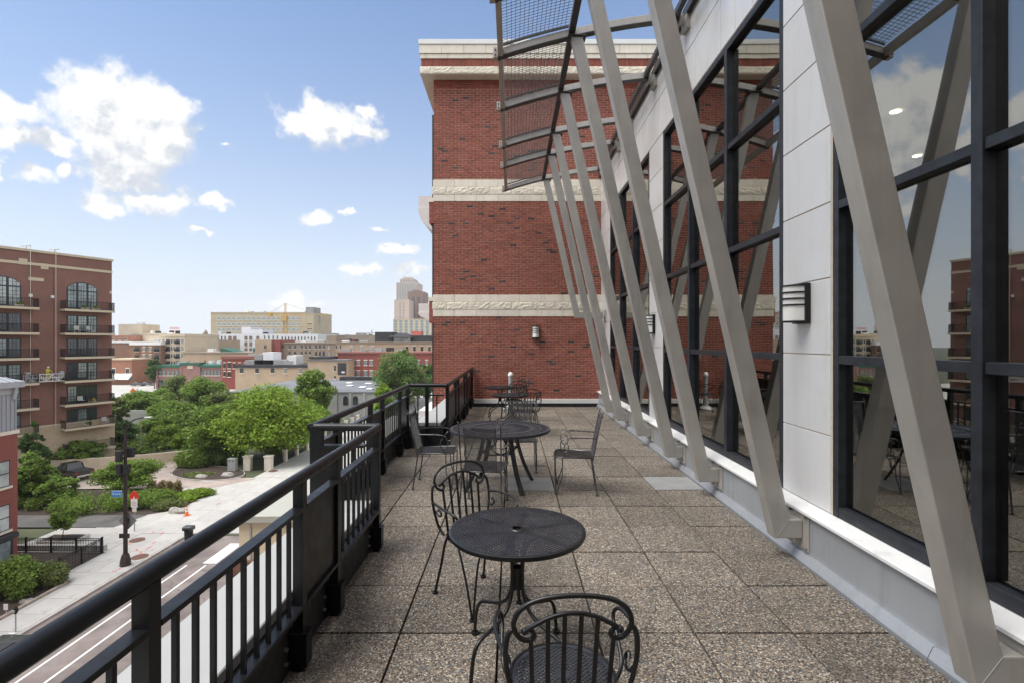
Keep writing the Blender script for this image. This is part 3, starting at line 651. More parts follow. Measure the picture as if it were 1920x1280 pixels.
# rooms behind the glass
rm = MB().box(9.9, 10, -1.4, 14.2, .3, 5.3).box(2.63, 9.9, 14.0, 14.1, .3, 5.3).box(2.63, 9.9, -1.4, -1.3, .3, 5.3); part('room_wall', rm, M['interior'], wing)
part('room_floor', MB().box(2.63, 9.9, -1.3, 14, .30, .40), M['carpet'], wing); part('ceiling', MB().box(2.63, 9.9, -1.3, 14, 5.28, 5.34), M['interior'], wing)
for x, yv in ((5.8, 7.7), (7.6, 9.55)):
    part('downlight', MB().cyl((x, yv), .075, 5.262, 5.279, 20), M['downlight'], wing)
for yv in (8.9, 13.2): part('column', MB().box(3.3, 3.75, yv - .2, yv + .2, .401, 5.279), M['interior'], wing)
for x, yv in ((4.6, 5.6), (4.9, 2.2), (4.7, 10.6)):
    tb = MB().box(x - .8, x + .8, yv - .4, yv + .4, 1.10, 1.14)
    for sx in (-.7, .7):
        for sy in (-.3, .3): tb.box(x + sx - .03, x + sx + .03, yv + sy - .03, yv + sy + .03, .401, 1.10)
    part('table', tb, M['carpet'], wing)
# ------------------------------------------------------------------ steel canopy with raking struts
can = thing('steel_canopy', 'champagne steel canopy of raking struts, curved arms and wire mesh over the terrace', 'canopy', (1.6, 6, 0))
SY = [2.385, 4.22, 5.92, 7.17, 8.80, 10.52, 11.75, 13.55]
def arc_z(x): d = 2.40 - x; return 6.47 - .092 * d - .0455 * d * d
SW, SD = .155, .125; me_sb = MB().tube([(0, 0, 0), (-.026, 0, 0)], .012, 6).mesh('bolt', M['bolt'])
SL = (2.177 - .835) / (6.10 - .17)      # lean of a strut
def sx(z): return 2.177 - SL * (z - .17)
for n, y in enumerate(SY):
    zb = .17 if n < 7 else 2.42
    zt = 6.092; xb, xt = sx(zb), sx(zt); hw = SW / math.cos(math.atan(SL))
    xw = 2.41
    poly = [(xb, zb), (xw, zb), (xw, zb + .155), (xb + hw - SL * .155, zb + .155), (xt + hw, zt), (xt, zt)]
    st = part('strut', MB().prism(poly, 'y', y, y + SD), M['strut'], can, bevel=.007, seg=2)
    part('mitre_weld', MB().bar((xb + .008, y - .0005, zb + .006), (xb + hw - SL * .155 - .004, y - .0005, zb + .150), .002, .003, up=(0, 1, 0)), M['grey'], st)
    part('end_plate', MB().box(xw + .001, xw + .012, y - .02, y + SD + .02, zb - .03, zb + .185), M['strut'], st, bevel=.002)
    wp = part('base_plate', MB().box(2.4245 - .012 + (0 if n < 7 else .065), 2.4245 + (0 if n < 7 else .07), y - .075, y + SD + .075, zb - .09, zb + .215), M['strut'], st, bevel=.002)
    for yy in (y - .05, y + SD + .05):
        for zz in (zb - .06, zb + .19): inst('bolt', me_sb, st, (2.411, yy, zz))
    part('top_plate', MB().box(xt - .05, xt + hw + .05, y - .03, y + SD + .03, zt + .001, zt + .016), M['canopy_dark'], st)
def arc_beam(y0, y1, xa, xb_, h, up=0., mi=0, n=18):
    mb = MB(); vs = []
    for i in range(n + 1):
        x = xa + (xb_ - xa) * i / n; z = arc_z(x) + up
        vs += [(x, y0, z - h), (x, y1, z - h), (x, y1, z), (x, y0, z)]
    fs = [(0, 1, 2, 3), (4 * n + 3, 4 * n + 2, 4 * n + 1, 4 * n)]
    for i in range(n):
        for j in range(4): fs.append((4 * i + j, 4 * i + 4 + j, 4 * i + 4 + (j + 1) % 4, 4 * i + (j + 1) % 4))
    return mb.add(vs, [f[::-1] for f in fs])
AY = [y + .02 for y in SY]; me_tb = MB().tube([(0, 0, 0), (0, -.012, 0)], .012, 6).mesh('bolt', M['canopy_dark'])
for y in AY:
    a = part('curved_arm', arc_beam(y, y + .085, -.20, 2.36, .105), M['strut'], can, bevel=.004)
    part('arm_flange', arc_beam(y - .012, y + .097, -.20, 2.36, .012, -.1055), M['canopy_dark'], a)
    part('wall_bracket', MB().box(2.361, 2.375, y - .05, y + .135, 6.27, 6.46).box(2.375, 2.44, y + .03, y + .055, 6.28, 6.45).box(2.44, 2.499, y - .06, y + .145, 6.2, 6.40), M['strut'], a, bevel=.002)
    part('tip_plate', MB().box(-.265, -.201, y - .014, y + .10, arc_z(-.2) - .12, arc_z(-.2) + .02), M['strut'], a)
    for zz in (-.09, -.02): inst('bolt', me_tb, a, (-.234, y - .0145, arc_z(-.2) + zz))
edge_ys = [.75] + AY
for k in range(len(edge_ys) - 1):
    y0, y1 = edge_ys[k] + .086, edge_ys[k + 1] - .001
    part('outer_rail', MB().box(-.20, -.125, y0, y1, arc_z(-.15) - .12, arc_z(-.15) + .01), M['strut'], can, bevel=.004)
    part('inner_rail', MB().box(.80, .89, y0, y1, arc_z(.85) - .08, arc_z(.85) + .0), M['canopy_dark'], can, bevel=.004)
    part('eaves_rail', MB().box(2.28, 2.35, y0, y1, arc_z(2.3) - .10, arc_z(2.3) - .01), M['canopy_dark'], can, bevel=.004)
    w = MB(); nx = 16
    for i in range(1, nx):
        x = -.125 + (.80 + .125) * i / nx; w.bar((x, y0, arc_z(x) + .022), (x, y1, arc_z(x) + .022), .0055, .0055)
    ny = max(2, round((y1 - y0) / .06))
    for j in range(1, ny):
        yy = y0 + (y1 - y0) * j / ny; q = [(-.125 + .925 * i / 7, yy) for i in range(8)]
        for i in range(7): w.bar((q[i][0], yy, arc_z(q[i][0]) + .027), (q[i + 1][0], yy, arc_z(q[i + 1][0]) + .027), .0055, .0055)
    part('mesh_screen', w, M['wire'], can)['kind'] = 'stuff'
    ed = arc_beam(y0, y0 + .02, -.125, .80, .03, .045, n=8); e2 = arc_beam(y1 - .02, y1, -.125, .80, .03, .045, n=8)
    part('screen_frame', ed, M['canopy_dark'], can); part('screen_frame', e2, M['canopy_dark'], can)
# ------------------------------------------------------------------ wall lanterns
def lantern():
    t = thing('wall_lantern', 'black banded half round wall lantern on the nearest silver panel column', 'wall light', (0, 0, 0), 'wall lanterns of the terrace')
    part('back_plate', MB().box(-.045, 0, -.105, .105, -.17, .17), M['black'], t, bevel=.005)
    prof = [(-.046 - .125 * math.sin(a), -.092 * math.cos(a)) for a in [math.pi * i / 16 for i in range(17)]]
    part('diffuser', MB().prism(prof, 'z', -.145, .145), M['lampwhite'], t, 40)
    prof2 = [(-.046 - .134 * math.sin(a), -.101 * math.cos(a)) for a in [math.pi * i / 16 for i in range(17)]]
    for z0, z1 in ((.146, .156), (.088, .100), (.035, .047), (-.018, -.006), (-.160, -.146)): part('band', MB().prism(prof2, 'z', z0, z1), M['black'], t, 40)
    return t
l1 = lantern(); KD = kids()
l2 = copy_tree(l1, KD); l3 = copy_tree(l1, KD)
l1.location = (2.498, 4.36, 2.12); l2.location = (2.498, 8.98, 2.10); l2['label'] = 'black banded wall lantern on the second panel column, partly behind a strut'
l3.location = (.665, BY - .012, 2.06); l3.rotation_euler = (0, 0, R(90)); l3['label'] = 'black banded wall lantern on the red brick end wall'

# brick return of the building behind the viewer
rb = thing('rear_brick_wing', 'red brick wing that closes the terrace behind the viewpoint', 'building', (3, -4, GZ))
part('wall', MB().box(-2.2, 14, -10, -1.9, GZ, 9.2), M['b_near'], rb, uv=True); part('parapet_cap', MB().box(-2.4, 14.1, -10.1, -1.8, 9.201, 9.6), M['capwhite'], rb)
for z in (2.3, 5.7): part('limestone_band', MB().box(-2.21, 14, -1.899, -1.87, z, z + .6), M['stone'], rb)
# ------------------------------------------------------------------ terrace furniture
def lattice(mb, inside, ext, pitch, w, z, th=.003, ang=45):
    """two layers of thin strips clipped to a shape given by inside(p, dir) -> (t0, t1) along the strip"""
    for lay, a in enumerate((ang, ang + 90)):
        d = Vector((math.cos(R(a)), math.sin(R(a)), 0)); s = Vector((-d.y, d.x, 0)); n = int(ext / pitch)
        for i in range(-n, n + 1):
            o = s * (i * pitch); r = inside(o, d)
            if r:
                for t0, t1 in r:
                    if t1 - t0 > .004: mb.bar(o + d * t0 + Vector((0, 0, z - lay * th * .5)), o + d * t1 + Vector((0, 0, z - lay * th * .5)), w, th)
def disc(Rr, hole=0):
    def f(o, d):
        b = o.dot(d); c = o.length_squared - Rr * Rr; q = b * b - c
        if q <= 0: return None
        s = math.sqrt(q); t0, t1 = -b - s, -b + s
        c2 = o.length_squared - hole * hole; q2 = b * b - c2
        if hole and q2 > 0:
            s2 = math.sqrt(q2); return [(t0, -b - s2), (-b + s2, t1)]
        return [(t0, t1)]
    return f
def bistro_chair():
    t = thing('bistro_chair', 'x', 'chair', (0, 0, 0), 'round seat wrought iron bistro chairs'); I = M['blackiron']
    def yb(z): return -.185 - .19 * (z - .44)
    def B(x, z): return (x, yb(z), z)
    s = MB(); s.tube([(.212 * math.cos(a), .212 * math.sin(a), .445) for a in [2 * math.pi * i / 32 for i in range(32)]], .0095, 6, True)
    seat = part('seat', s, I, t, 50)
    m = MB(); lattice(m, disc(.208), .21, .0155, .0068, .447, .003); part('seat_lattice', m, M['mesh_iron'], seat)
    rg = MB()
    for r0, r1 in ((.188, .208), (.0, .03)):
        n = 32; vs = [(r * math.cos(2 * math.pi * i / n), r * math.sin(2 * math.pi * i / n), z) for z in (.4482, .4502) for r in (max(r0, .001), r1) for i in range(n)]
        rg.add(vs, [(2 * n + i, 3 * n + i, 3 * n + (i + 1) % n, 2 * n + (i + 1) % n) for i in range(n)] + [(i, (i + 1) % n, n + (i + 1) % n, n + i) for i in range(n)] + [(n + i, n + (i + 1) % n, 3 * n + (i + 1) % n, 3 * n + i) for i in range(n)])
    part('seat_ring', rg, M['mesh_iron'], seat)
    hp = [(-.150, .775), (-.138, .752), (-.152, .733), (-.182, .738), (-.205, .765), (-.212, .805), (-.188, .855), (-.12, .892), (0, .905)]
    hp = hp + [(-x, z) for x, z in hp[-2::-1]]
    part('back_hoop', MB().tube(spline([B(*p) for p in hp], 5), .0095, 8), I, t, 60)
    ap = [(-.172, .768), (-.14, .79), (-.075, .823), (0, .836), (.075, .823), (.14, .79), (.172, .768)]
    a = MB().tube(spline([B(*p) for p in ap], 5), .0085, 8)
    for sgn in (-1, 1): a.lathe(B(sgn * .172, .768), [(.004, -.013), (.013, -.005), (.014, .004), (.005, .013)], 8)
    part('back_arch', a, I, t, 60)
    for k in range(6):
        x = -.150 + .06 * k; zt = .742 if k in (0, 5) else .836 - .9 * x * x - .006
        mb = MB(); mb.bar(B(x * .92, .445), B(x, zt), .0165, .006, up=(0, 1, .2)); part('back_slat', mb, I, t)
    for sgn in (-1, 1):
        up = [(sgn * .200, yb(.775), .775), (sgn * .222, yb(.768), .772), (sgn * .236, yb(.74), .735), (sgn * .240, yb(.66), .66), (sgn * .228, yb(.57), .57), (sgn * .208, yb(.49), .49), (sgn * .19, -.15, .44)]
        part('side_upright', MB().tube(spline(up, 5), .0095, 8), I, t, 60)
        ar = [(sgn * .238, yb(.66), .66), (sgn * .262, -.14, .672), (sgn * .275, -.02, .672), (sgn * .262, .09, .662), (sgn * .245, .125, .635), (sgn * .240, .12, .60), (sgn * .244, .06, .55), (sgn * .238, -.02, .50), (sgn * .213, -.04, .45)]
        part('arm', MB().tube(spline(ar, 5), .0085, 8), I, t, 60)
        cu = [(sgn * .236, yb(.62), .62), (sgn * .222, yb(.6) + .02, .585), (sgn * .218, yb(.6) + .06, .575), (sgn * .224, yb(.6) + .085, .60), (sgn * .230, yb(.6) + .065, .625), (sgn * .229, yb(.6) + .045, .612)]
        part('scroll', MB().tube(spline(cu, 5), .007, 6), I, t, 60)
        bl_ = MB().tube(spline([(sgn * .165, -.135, .44), (sgn * .178, -.165, .36), (sgn * .188, -.195, .22), (sgn * .200, -.225, .10), (sgn * .207, -.25, .012)], 5), .0095, 8)
        bl_.cyl((sgn * .207, -.25), .022, 0, .012, 12); part('leg', bl_, I, t, 60)
        fl_ = MB()
        for p in ([(sgn * .085, .19, .44), (sgn * .115, .208, .415), (sgn * .145, .215, .34), (sgn * .165, .218, .2), (sgn * .185, .222, .012)], [(sgn * .205, .06, .44), (sgn * .212, .09, .415), (sgn * .212, .13, .34), (sgn * .205, .18, .2), (sgn * .195, .222, .012)]): fl_.tube(spline(p, 5), .0075, 8)
        fl_.cyl((sgn * .19, .222), .022, 0, .012, 12); part('leg', fl_, I, t, 60)
    return t
def bistro_table():
    t = thing('bistro_table', 'x', 'table', (0, 0, 0), 'small round perforated bistro tables'); I = M['blackiron']
    top = MB(); n = 56; rr = .385
    prof = [(.366, -.022), (.382, -.026), (.389, -.014), (.387, -.002), (.376, .003), (.366, .001)]
    vs = []; fs = []
    for r, z in prof:
        for j in range(n): vs.append((r * math.cos(2 * math.pi * j / n), r * math.sin(2 * math.pi * j / n), .735 + z))
    for i in range(len(prof)):
        i2 = (i + 1) % len(prof)
        for j in range(n): fs.append((i * n + j, i * n + (j + 1) % n, i2 * n + (j + 1) % n, i2 * n + j))
    top.add(vs, fs); tp = part('top_rim', top, I, t, 40)
    m = MB(); lattice(m, disc(.37, .03), .37, .0185, .0078, .735, .003); part('perforated_top', m, M['mesh_iron'], tp)
    sp_ = MB()
    for k in range(3):
        a = math.pi * k / 3 + .3; d = Vector((math.cos(a), math.sin(a), 0)); sp_.bar(d * -.365 + Vector((0, 0, .728)), d * .365 + Vector((0, 0, .728)), .03, .006)
    part('top_brace', sp_, I, tp)
    part('umbrella_ring', MB().lathe((0, 0, .732), [(.026, 0), (.042, 0), (.045, .004), (.040, .009), (.026, .009)], 20, cap=False), I, tp, 40)
    part('collar', MB().lathe((0, 0, .40), [(.034, 0), (.036, .004), (.036, .105), (.040, .11), (.040, .12), (.03, .12), (.03, .02)], 16), I, t, 40)
    for k in range(4):
        a = math.pi / 4 + k * math.pi / 2; c, s_ = math.cos(a), math.sin(a)
        p = [(.150, .722), (.105, .70), (.062, .64), (.042, .54), (.040, .44), (.050, .37), (.085, .305), (.15, .262), (.235, .238), (.30, .215), (.335, .16), (.350, .08), (.356, .014)]
        mb = MB().tube(spline([(r * c, r * s_, z) for r, z in p], 4), .0105, 8); mb.cyl((.356 * c, .356 * s_), .024, 0, .014, 12); part('leg', mb, I, t, 60)
    return t
def mesh_grid(mb, P0, P1, P2, P3, n, m, w, bow=0):
    """diamond mesh on the quad P0-P1-P2-P3 (u along P0-P1, v along P0-P3)"""
    P0, P1, P2, P3 = map(Vector, (P0, P1, P2, P3)); nrm = (P1 - P0).cross(P3 - P0).normalized()
    def S(u, v): return P0 * (1 - u) * (1 - v) + P1 * u * (1 - v) + P2 * u * v + P3 * (1 - u) * v + nrm * (bow * 4 * u * (1 - u))
    for lay, sg in ((0, 1), (1, -1)):
        for i in range(-m, n + 1):
            pts = []
            for q in range(0, m + 1):
                u = (i + q) / n if sg > 0 else (n - i - q) / n
                if -1e-6 <= u <= 1 + 1e-6: pts.append((u, q / m))
            if len(pts) < 2: continue
            k = max(1, len(pts) // 3) if bow else len(pts) - 1; idx = list(range(0, len(pts) - 1, k)) + [len(pts) - 1]
            for a, b in zip(idx[:-1], idx[1:]): mb.bar(S(*pts[a]) + nrm * (lay * .0016), S(*pts[b]) + nrm * (lay * .0016), w, .0022, up=nrm)
def arm_chair():
    t = thing('mesh_armchair', 'x', 'chair', (0, 0, 0), 'square back mesh armchairs at the large table'); I = M['chair_mesh']
    sf = MB(); q = [(-.205, -.215, .425), (.205, -.215, .425), (.235, .20, .435), (.20, .235, .428), (0, .245, .425), (-.20, .235, .428), (-.235, .20, .435)]
    sf.tube(q, .0085, 6, True); seat = part('seat', sf, I, t, 60)
    m = MB(); mesh_grid(m, (-.205, -.212, .427), (.205, -.212, .427), (.225, .232, .432), (-.225, .232, .432), 25, 26, .0046); m.bar((0, -.21, .421), (0, .24, .421), .012, .006); m.bar((-.21, 0, .421), (.21, 0, .421), .012, .006); part('seat_mesh', m, I, seat)
    for sgn in (-1, 1):
        part('back_post', MB().tube([(sgn * .212, -.215, .40), (sgn * .218, -.262, .66), (sgn * .222, -.318, .935), (sgn * .222, -.335, .965)], .0078, 8).tube([(sgn * .165, -.222, .43), (sgn * .165, -.258, .66), (sgn * .168, -.313, .905)], .005, 6), I, t, 60)
        part('leg', MB().tube([(sgn * .21, -.205, .42), (sgn * .218, -.235, .2), (sgn * .228, -.262, .008)], .0085, 8).cyl((sgn * .228, -.262), .02, 0, .01, 10), I, t, 60)
        f = MB()
        for a in ((sgn * .225, .14, .43), (sgn * .19, .235, .43)): f.tube([a, (a[0] + sgn * .005, a[1] * .9 + .02, .2), (sgn * .222, .215, .008)], .0065, 6)
        f.cyl((sgn * .222, .215), .02, 0, .01, 10); part('leg', f, I, t, 60)
        lp = [(sgn * .217, -.262, .66), (sgn * .240, -.15, .668), (sgn * .258, .0, .668), (sgn * .262, .10, .662), (sgn * .255, .155, .63), (sgn * .245, .165, .575), (sgn * .24, .15, .52), (sgn * .238, .11, .50), (sgn * .24, .075, .53), (sgn * .243, .08, .59), (sgn * .247, .11, .62)]
        am = MB().tube(spline(lp, 5), .0062, 6); am.bar((sgn * .222, -.25, .668), (sgn * .258, .05, .676), .015, .006); am.tube([(sgn * .238, .11, .50), (sgn * .235, .12, .435)], .006, 6); part('arm', am, I, t, 60)
    part('top_bar', MB().bar((-.232, -.322, .915), (.232, -.322, .915), .028, .012, up=(0, .15, 1)), I, t)
    m = MB(); mesh_grid(m, (-.165, -.222, .455), (.165, -.222, .455), (.168, -.312, .90), (-.168, -.312, .90), 18, 24, .0046); part('back_mesh', m, I, t)
    part('back_bottom_bar', MB().tube([(-.212, -.22, .452), (.212, -.22, .452)], .007, 6), I, t, 60)
    return t
def dining_table():
    t = thing('dining_table', 'large round black cast metal table with pierced sunburst top on splayed legs', 'table', (0, 0, 0)); I = M['blackiron']
    n = 72; rr = .625
    def ring(mb, r0, r1, z0, z1):
        vs = [(r * math.cos(2 * math.pi * i / n), r * math.sin(2 * math.pi * i / n), z) for r, z in ((r0, z0), (r1, z0), (r1, z1), (r0, z1)) for i in range(n)]
        mb.add(vs, [(k * n + i, k * n + (i + 1) % n, ((k + 1) % 4) * n + (i + 1) % n, ((k + 1) % 4) * n + i) for k in range(4) for i in range(n)])
    top = MB(); ring(top, .585, rr, .690, .722); ring(top, .370, .435, .706, .720); ring(top, .03, .10, .706, .722); ring(top, .505, .525, .707, .719)
    tp = part('table_top', top, M['mesh_iron'], t, 40)
    sl = MB()
    for k in range(60):
        a = 2 * math.pi * k / 60; a2 = a + .12
        sl.bar((.095 * math.cos(a), .095 * math.sin(a), .713), (.375 * math.cos(a2), .375 * math.sin(a2), .713), .019 if k % 2 else .010, .009)
    for k in range(96):
        a = 2 * math.pi * k / 96; sl.bar((.43 * math.cos(a), .43 * math.sin(a), .7125), (.59 * math.cos(a + .05), .59 * math.sin(a + .05), .7125), .020, .008)
    part('sunburst_slats', sl, M['mesh_iron'], tp)['kind'] = 'stuff'
    for k in range(4):
        a = k * math.pi / 2; c, s_ = math.cos(a), math.sin(a); p = [(.20, .70), (.235, .66), (.255, .55), (.30, .40), (.37, .22), (.46, .05), (.49, .0)]
        mb = MB(); pts = spline([(r * c, r * s_, z) for r, z in p], 4)
        for i in range(len(pts) - 1): mb.bar(pts[i], pts[i + 1] + (pts[i + 1] - pts[i]) * .06, .055 if i < 22 else .06, .022, up=(c, s_, .3))
        part('leg', mb, I, t)
        b = spline([(.27 * c, .27 * s_, .46), (.15 * c, .15 * s_, .40), (.0, 0, .385)], 4); part('brace', MB().tube(b, .011, 6), I, t, 60)
        st = spline([(.20 * c, .20 * s_, .70), (.08 * c - .05 * s_, .08 * s_ + .05 * c, .60), (.13 * c, .13 * s_, .48), (.27 * c, .27 * s_, .46)], 4); part('scroll_brace', MB().tube(st, .010, 6), I, t, 60)
    return t
bc = bistro_chair(); bt = bistro_table(); ac = arm_chair(); dt = dining_table(); KD = kids()
def place(o, first, x, y, f=None, rz=None, label=None):
    c = o if first else copy_tree(o, KD); c.location = (x, y, 0)
    c.rotation_euler = (0, 0, math.atan2(-f[0], f[1]) if f else (rz or 0)); c['label'] = label; return c
place(bc, 1, .205, 2.07, (-.05, 1), label='nearest black iron bistro chair with its scrolled back towards the viewer')
place(bc, 0, -.235, 3.575, (.60, -.80), label='black iron bistro chair tucked behind the left side of the nearest round table')
place(bc, 0, .27, 9.92, (-.25, 1), label='bistro chair whose hoop rises just above the pale mesh armchair')
place(bc, 0, .02, 11.85, (-.45, .9), label='black iron bistro chair between the two farthest bistro tables, in front of the ash post')
place(bc, 0, .10, 13.15, (-.8, -.6), label='farthest black iron bistro chair, by the ash post at the brick wall')
place(bt, 1, .03, 2.90, rz=.03, label='nearest round perforated black bistro table with umbrella hole')
place(bt, 0, -.03, 10.25, rz=.3, label='second of the far bistro tables, just beyond the pale mesh chair')
place(bt, 0, -.28, 11.95, rz=.1, label='farthest small black bistro table, near the brick end wall')
dt.location = (-.15, 6.38, 0); dt.rotation_euler = (0, 0, math.atan2(-.36, .24))
place(ac, 1, -.95, 6.45, (1, 0), label='black mesh armchair at the left of the large table, seen from its side')
place(ac, 0, -.30, 5.60, (.12, .99), label='black mesh armchair with its back to the viewer in front of the large table')
place(ac, 0, .12, 7.22, (-.03, -1), label='pale glinting mesh armchair on the far side of the large table')
place(ac, 0, .76, 6.22, (-1, .10), label='black mesh armchair standing alone at the right of the large table')
ash = thing('ash_post', 'pale grey tapered cigarette ash post standing by the brick end wall', 'ash bin', (-.04, 13.55, 0))
part('column', MB().lathe((-.04, 13.55, .10), [(.075, 0), (.060, .25), (.052, .60), (.058, .78)], 16), M['grey'], ash, 40)
part('cap', MB().lathe((-.04, 13.55, .885), [(.066, 0), (.070, .02), (.062, .07), (.035, .10), (.01, .108)], 16), M['capwhite'], ash, 40)
part('base', MB().lathe((-.04, 13.55, 0), [(.20, 0), (.20, .03), (.17, .06), (.09, .10)], 20), M['grey'], ash, 40)
# ------------------------------------------------------------------ foliage
def leaf_mesh(name, blobs, N, size, mat, seed, flat=.75, aspect=1.6, shell=.5):
    """small leaf quads scattered through a set of ellipsoidal clumps (x, y, z, rx, ry, rz)"""
    g = np.random.default_rng(seed); B = np.array(blobs, float)
    w = (B[:, 3] * B[:, 4] * B[:, 5]) ** (2 / 3); k = g.choice(len(B), N, p=w / w.sum())
    d = g.normal(size=(N, 3)); d /= np.linalg.norm(d, axis=1)[:, None]
    r = (shell + (1 - shell) * g.random(N)) * (1 + .10 * g.normal(size=N)); r = np.clip(r, .1, 1.28)
    c = B[k, :3] + d * r[:, None] * B[k, 3:6]
    nrm = d * .55 + g.normal(size=(N, 3)) * .6 + np.array([0, 0, flat]); nrm /= np.linalg.norm(nrm, axis=1)[:, None]
    t = np.cross(nrm, g.normal(size=(N, 3))); t /= np.linalg.norm(t, axis=1)[:, None]; b = np.cross(nrm, t)
    s = size * (.5 + 1.0 * g.random(N))[:, None]
    v = np.empty((N, 4, 3)); v[:, 0] = c - t * s * aspect * .5; v[:, 1] = c + b * s * .38 + nrm * s * .1; v[:, 2] = c + t * s * aspect * .5; v[:, 3] = c - b * s * .38 + nrm * s * .1
    me = bpy.data.meshes.new(name); me.vertices.add(4 * N); me.vertices.foreach_set('co', v.reshape(-1).astype(np.float32))
    me.loops.add(4 * N); me.loops.foreach_set('vertex_index', np.arange(4 * N, dtype=np.int32)); me.polygons.add(N)
    me.polygons.foreach_set('loop_start', np.arange(0, 4 * N, 4, dtype=np.int32)); me.polygons.foreach_set('loop_total', np.full(N, 4, np.int32))
    me.materials.append(mat); me.update(calc_edges=True); return me
def tree(name, label, base, H, rad, low=.25, N=6000, size=.3, mat='leaf_mid', seed=1, nb=26, trunk=.14, bark='bark', cat='tree', group=None, droop=.0, ztop=1.0, spread=.30):
    g = random.Random(seed); x, y, z = base; t = thing(name, label, cat, (x, y, z), group); blobs = []; zc = H * (low + 1) / 2; rz = H * (1 - low) / 2
    limbs = MB(); hub = H * (low + .12)
    tr = [(x, y, z - .1), (x + g.uniform(-.1, .1), y, z + H * low * .6), (x + g.uniform(-.15, .15), y + g.uniform(-.15, .15), z + hub), (x + g.uniform(-.3, .3), y, z + H * .72)]
    pts = spline(tr, 4); limbs.tube(pts, [trunk * (1 - .75 * i / (len(pts) - 1)) for i in range(len(pts))], 7)
    for i in range(nb):
        for _ in range(30):
            u = Vector((g.uniform(-1, 1), g.uniform(-1, 1), g.uniform(-1, 1)))
            if u.length < 1: break
        f = 1 - .25 * max(0, u.z) - .12 * max(0, -u.z)
        c = Vector((x + u.x * rad * .86 * f, y + u.y * rad * .86 * f, z + zc + u.z * rz * .84 - droop * (u.x ** 2 + u.y ** 2) * rz))
        q = rad * spread * g.choice((.40, .5, .62, .78, 1.0)); blobs.append((c.x, c.y, c.z, q * 1.15, q * 1.15, q * .80 * min(1.2, rz / rad + .35)))
        if i % 2 == 0:
            a = Vector((tr[2][0], tr[2][1], z + hub * g.uniform(.75, 1.25))); m = (a + c) / 2 + Vector((0, 0, -.08 * H * g.random()))
            p = spline([a, m, c], 3); limbs.tube(p, [trunk * .42 * (1 - .8 * j / (len(p) - 1)) for j in range(len(p))], 5)
    part('trunk', limbs, M[bark], t, 60); N = int(N * 1.45); size *= .84
    o = bpy.data.objects.new('crown', leaf_mesh('crown', blobs, N, size, M[mat], seed)); link(o, t); return t
def at_g(px, py): p = gr(px, py); return (p.x, p.y, GZ)
def at_Y(px, Y): return ((px - 960) / 955 * Y, Y, GZ)
def hgt(ytop, Y): return 1.8 - (ytop - 640) * Y / 955 - GZ
TG = 'trees around the streets below the terrace'
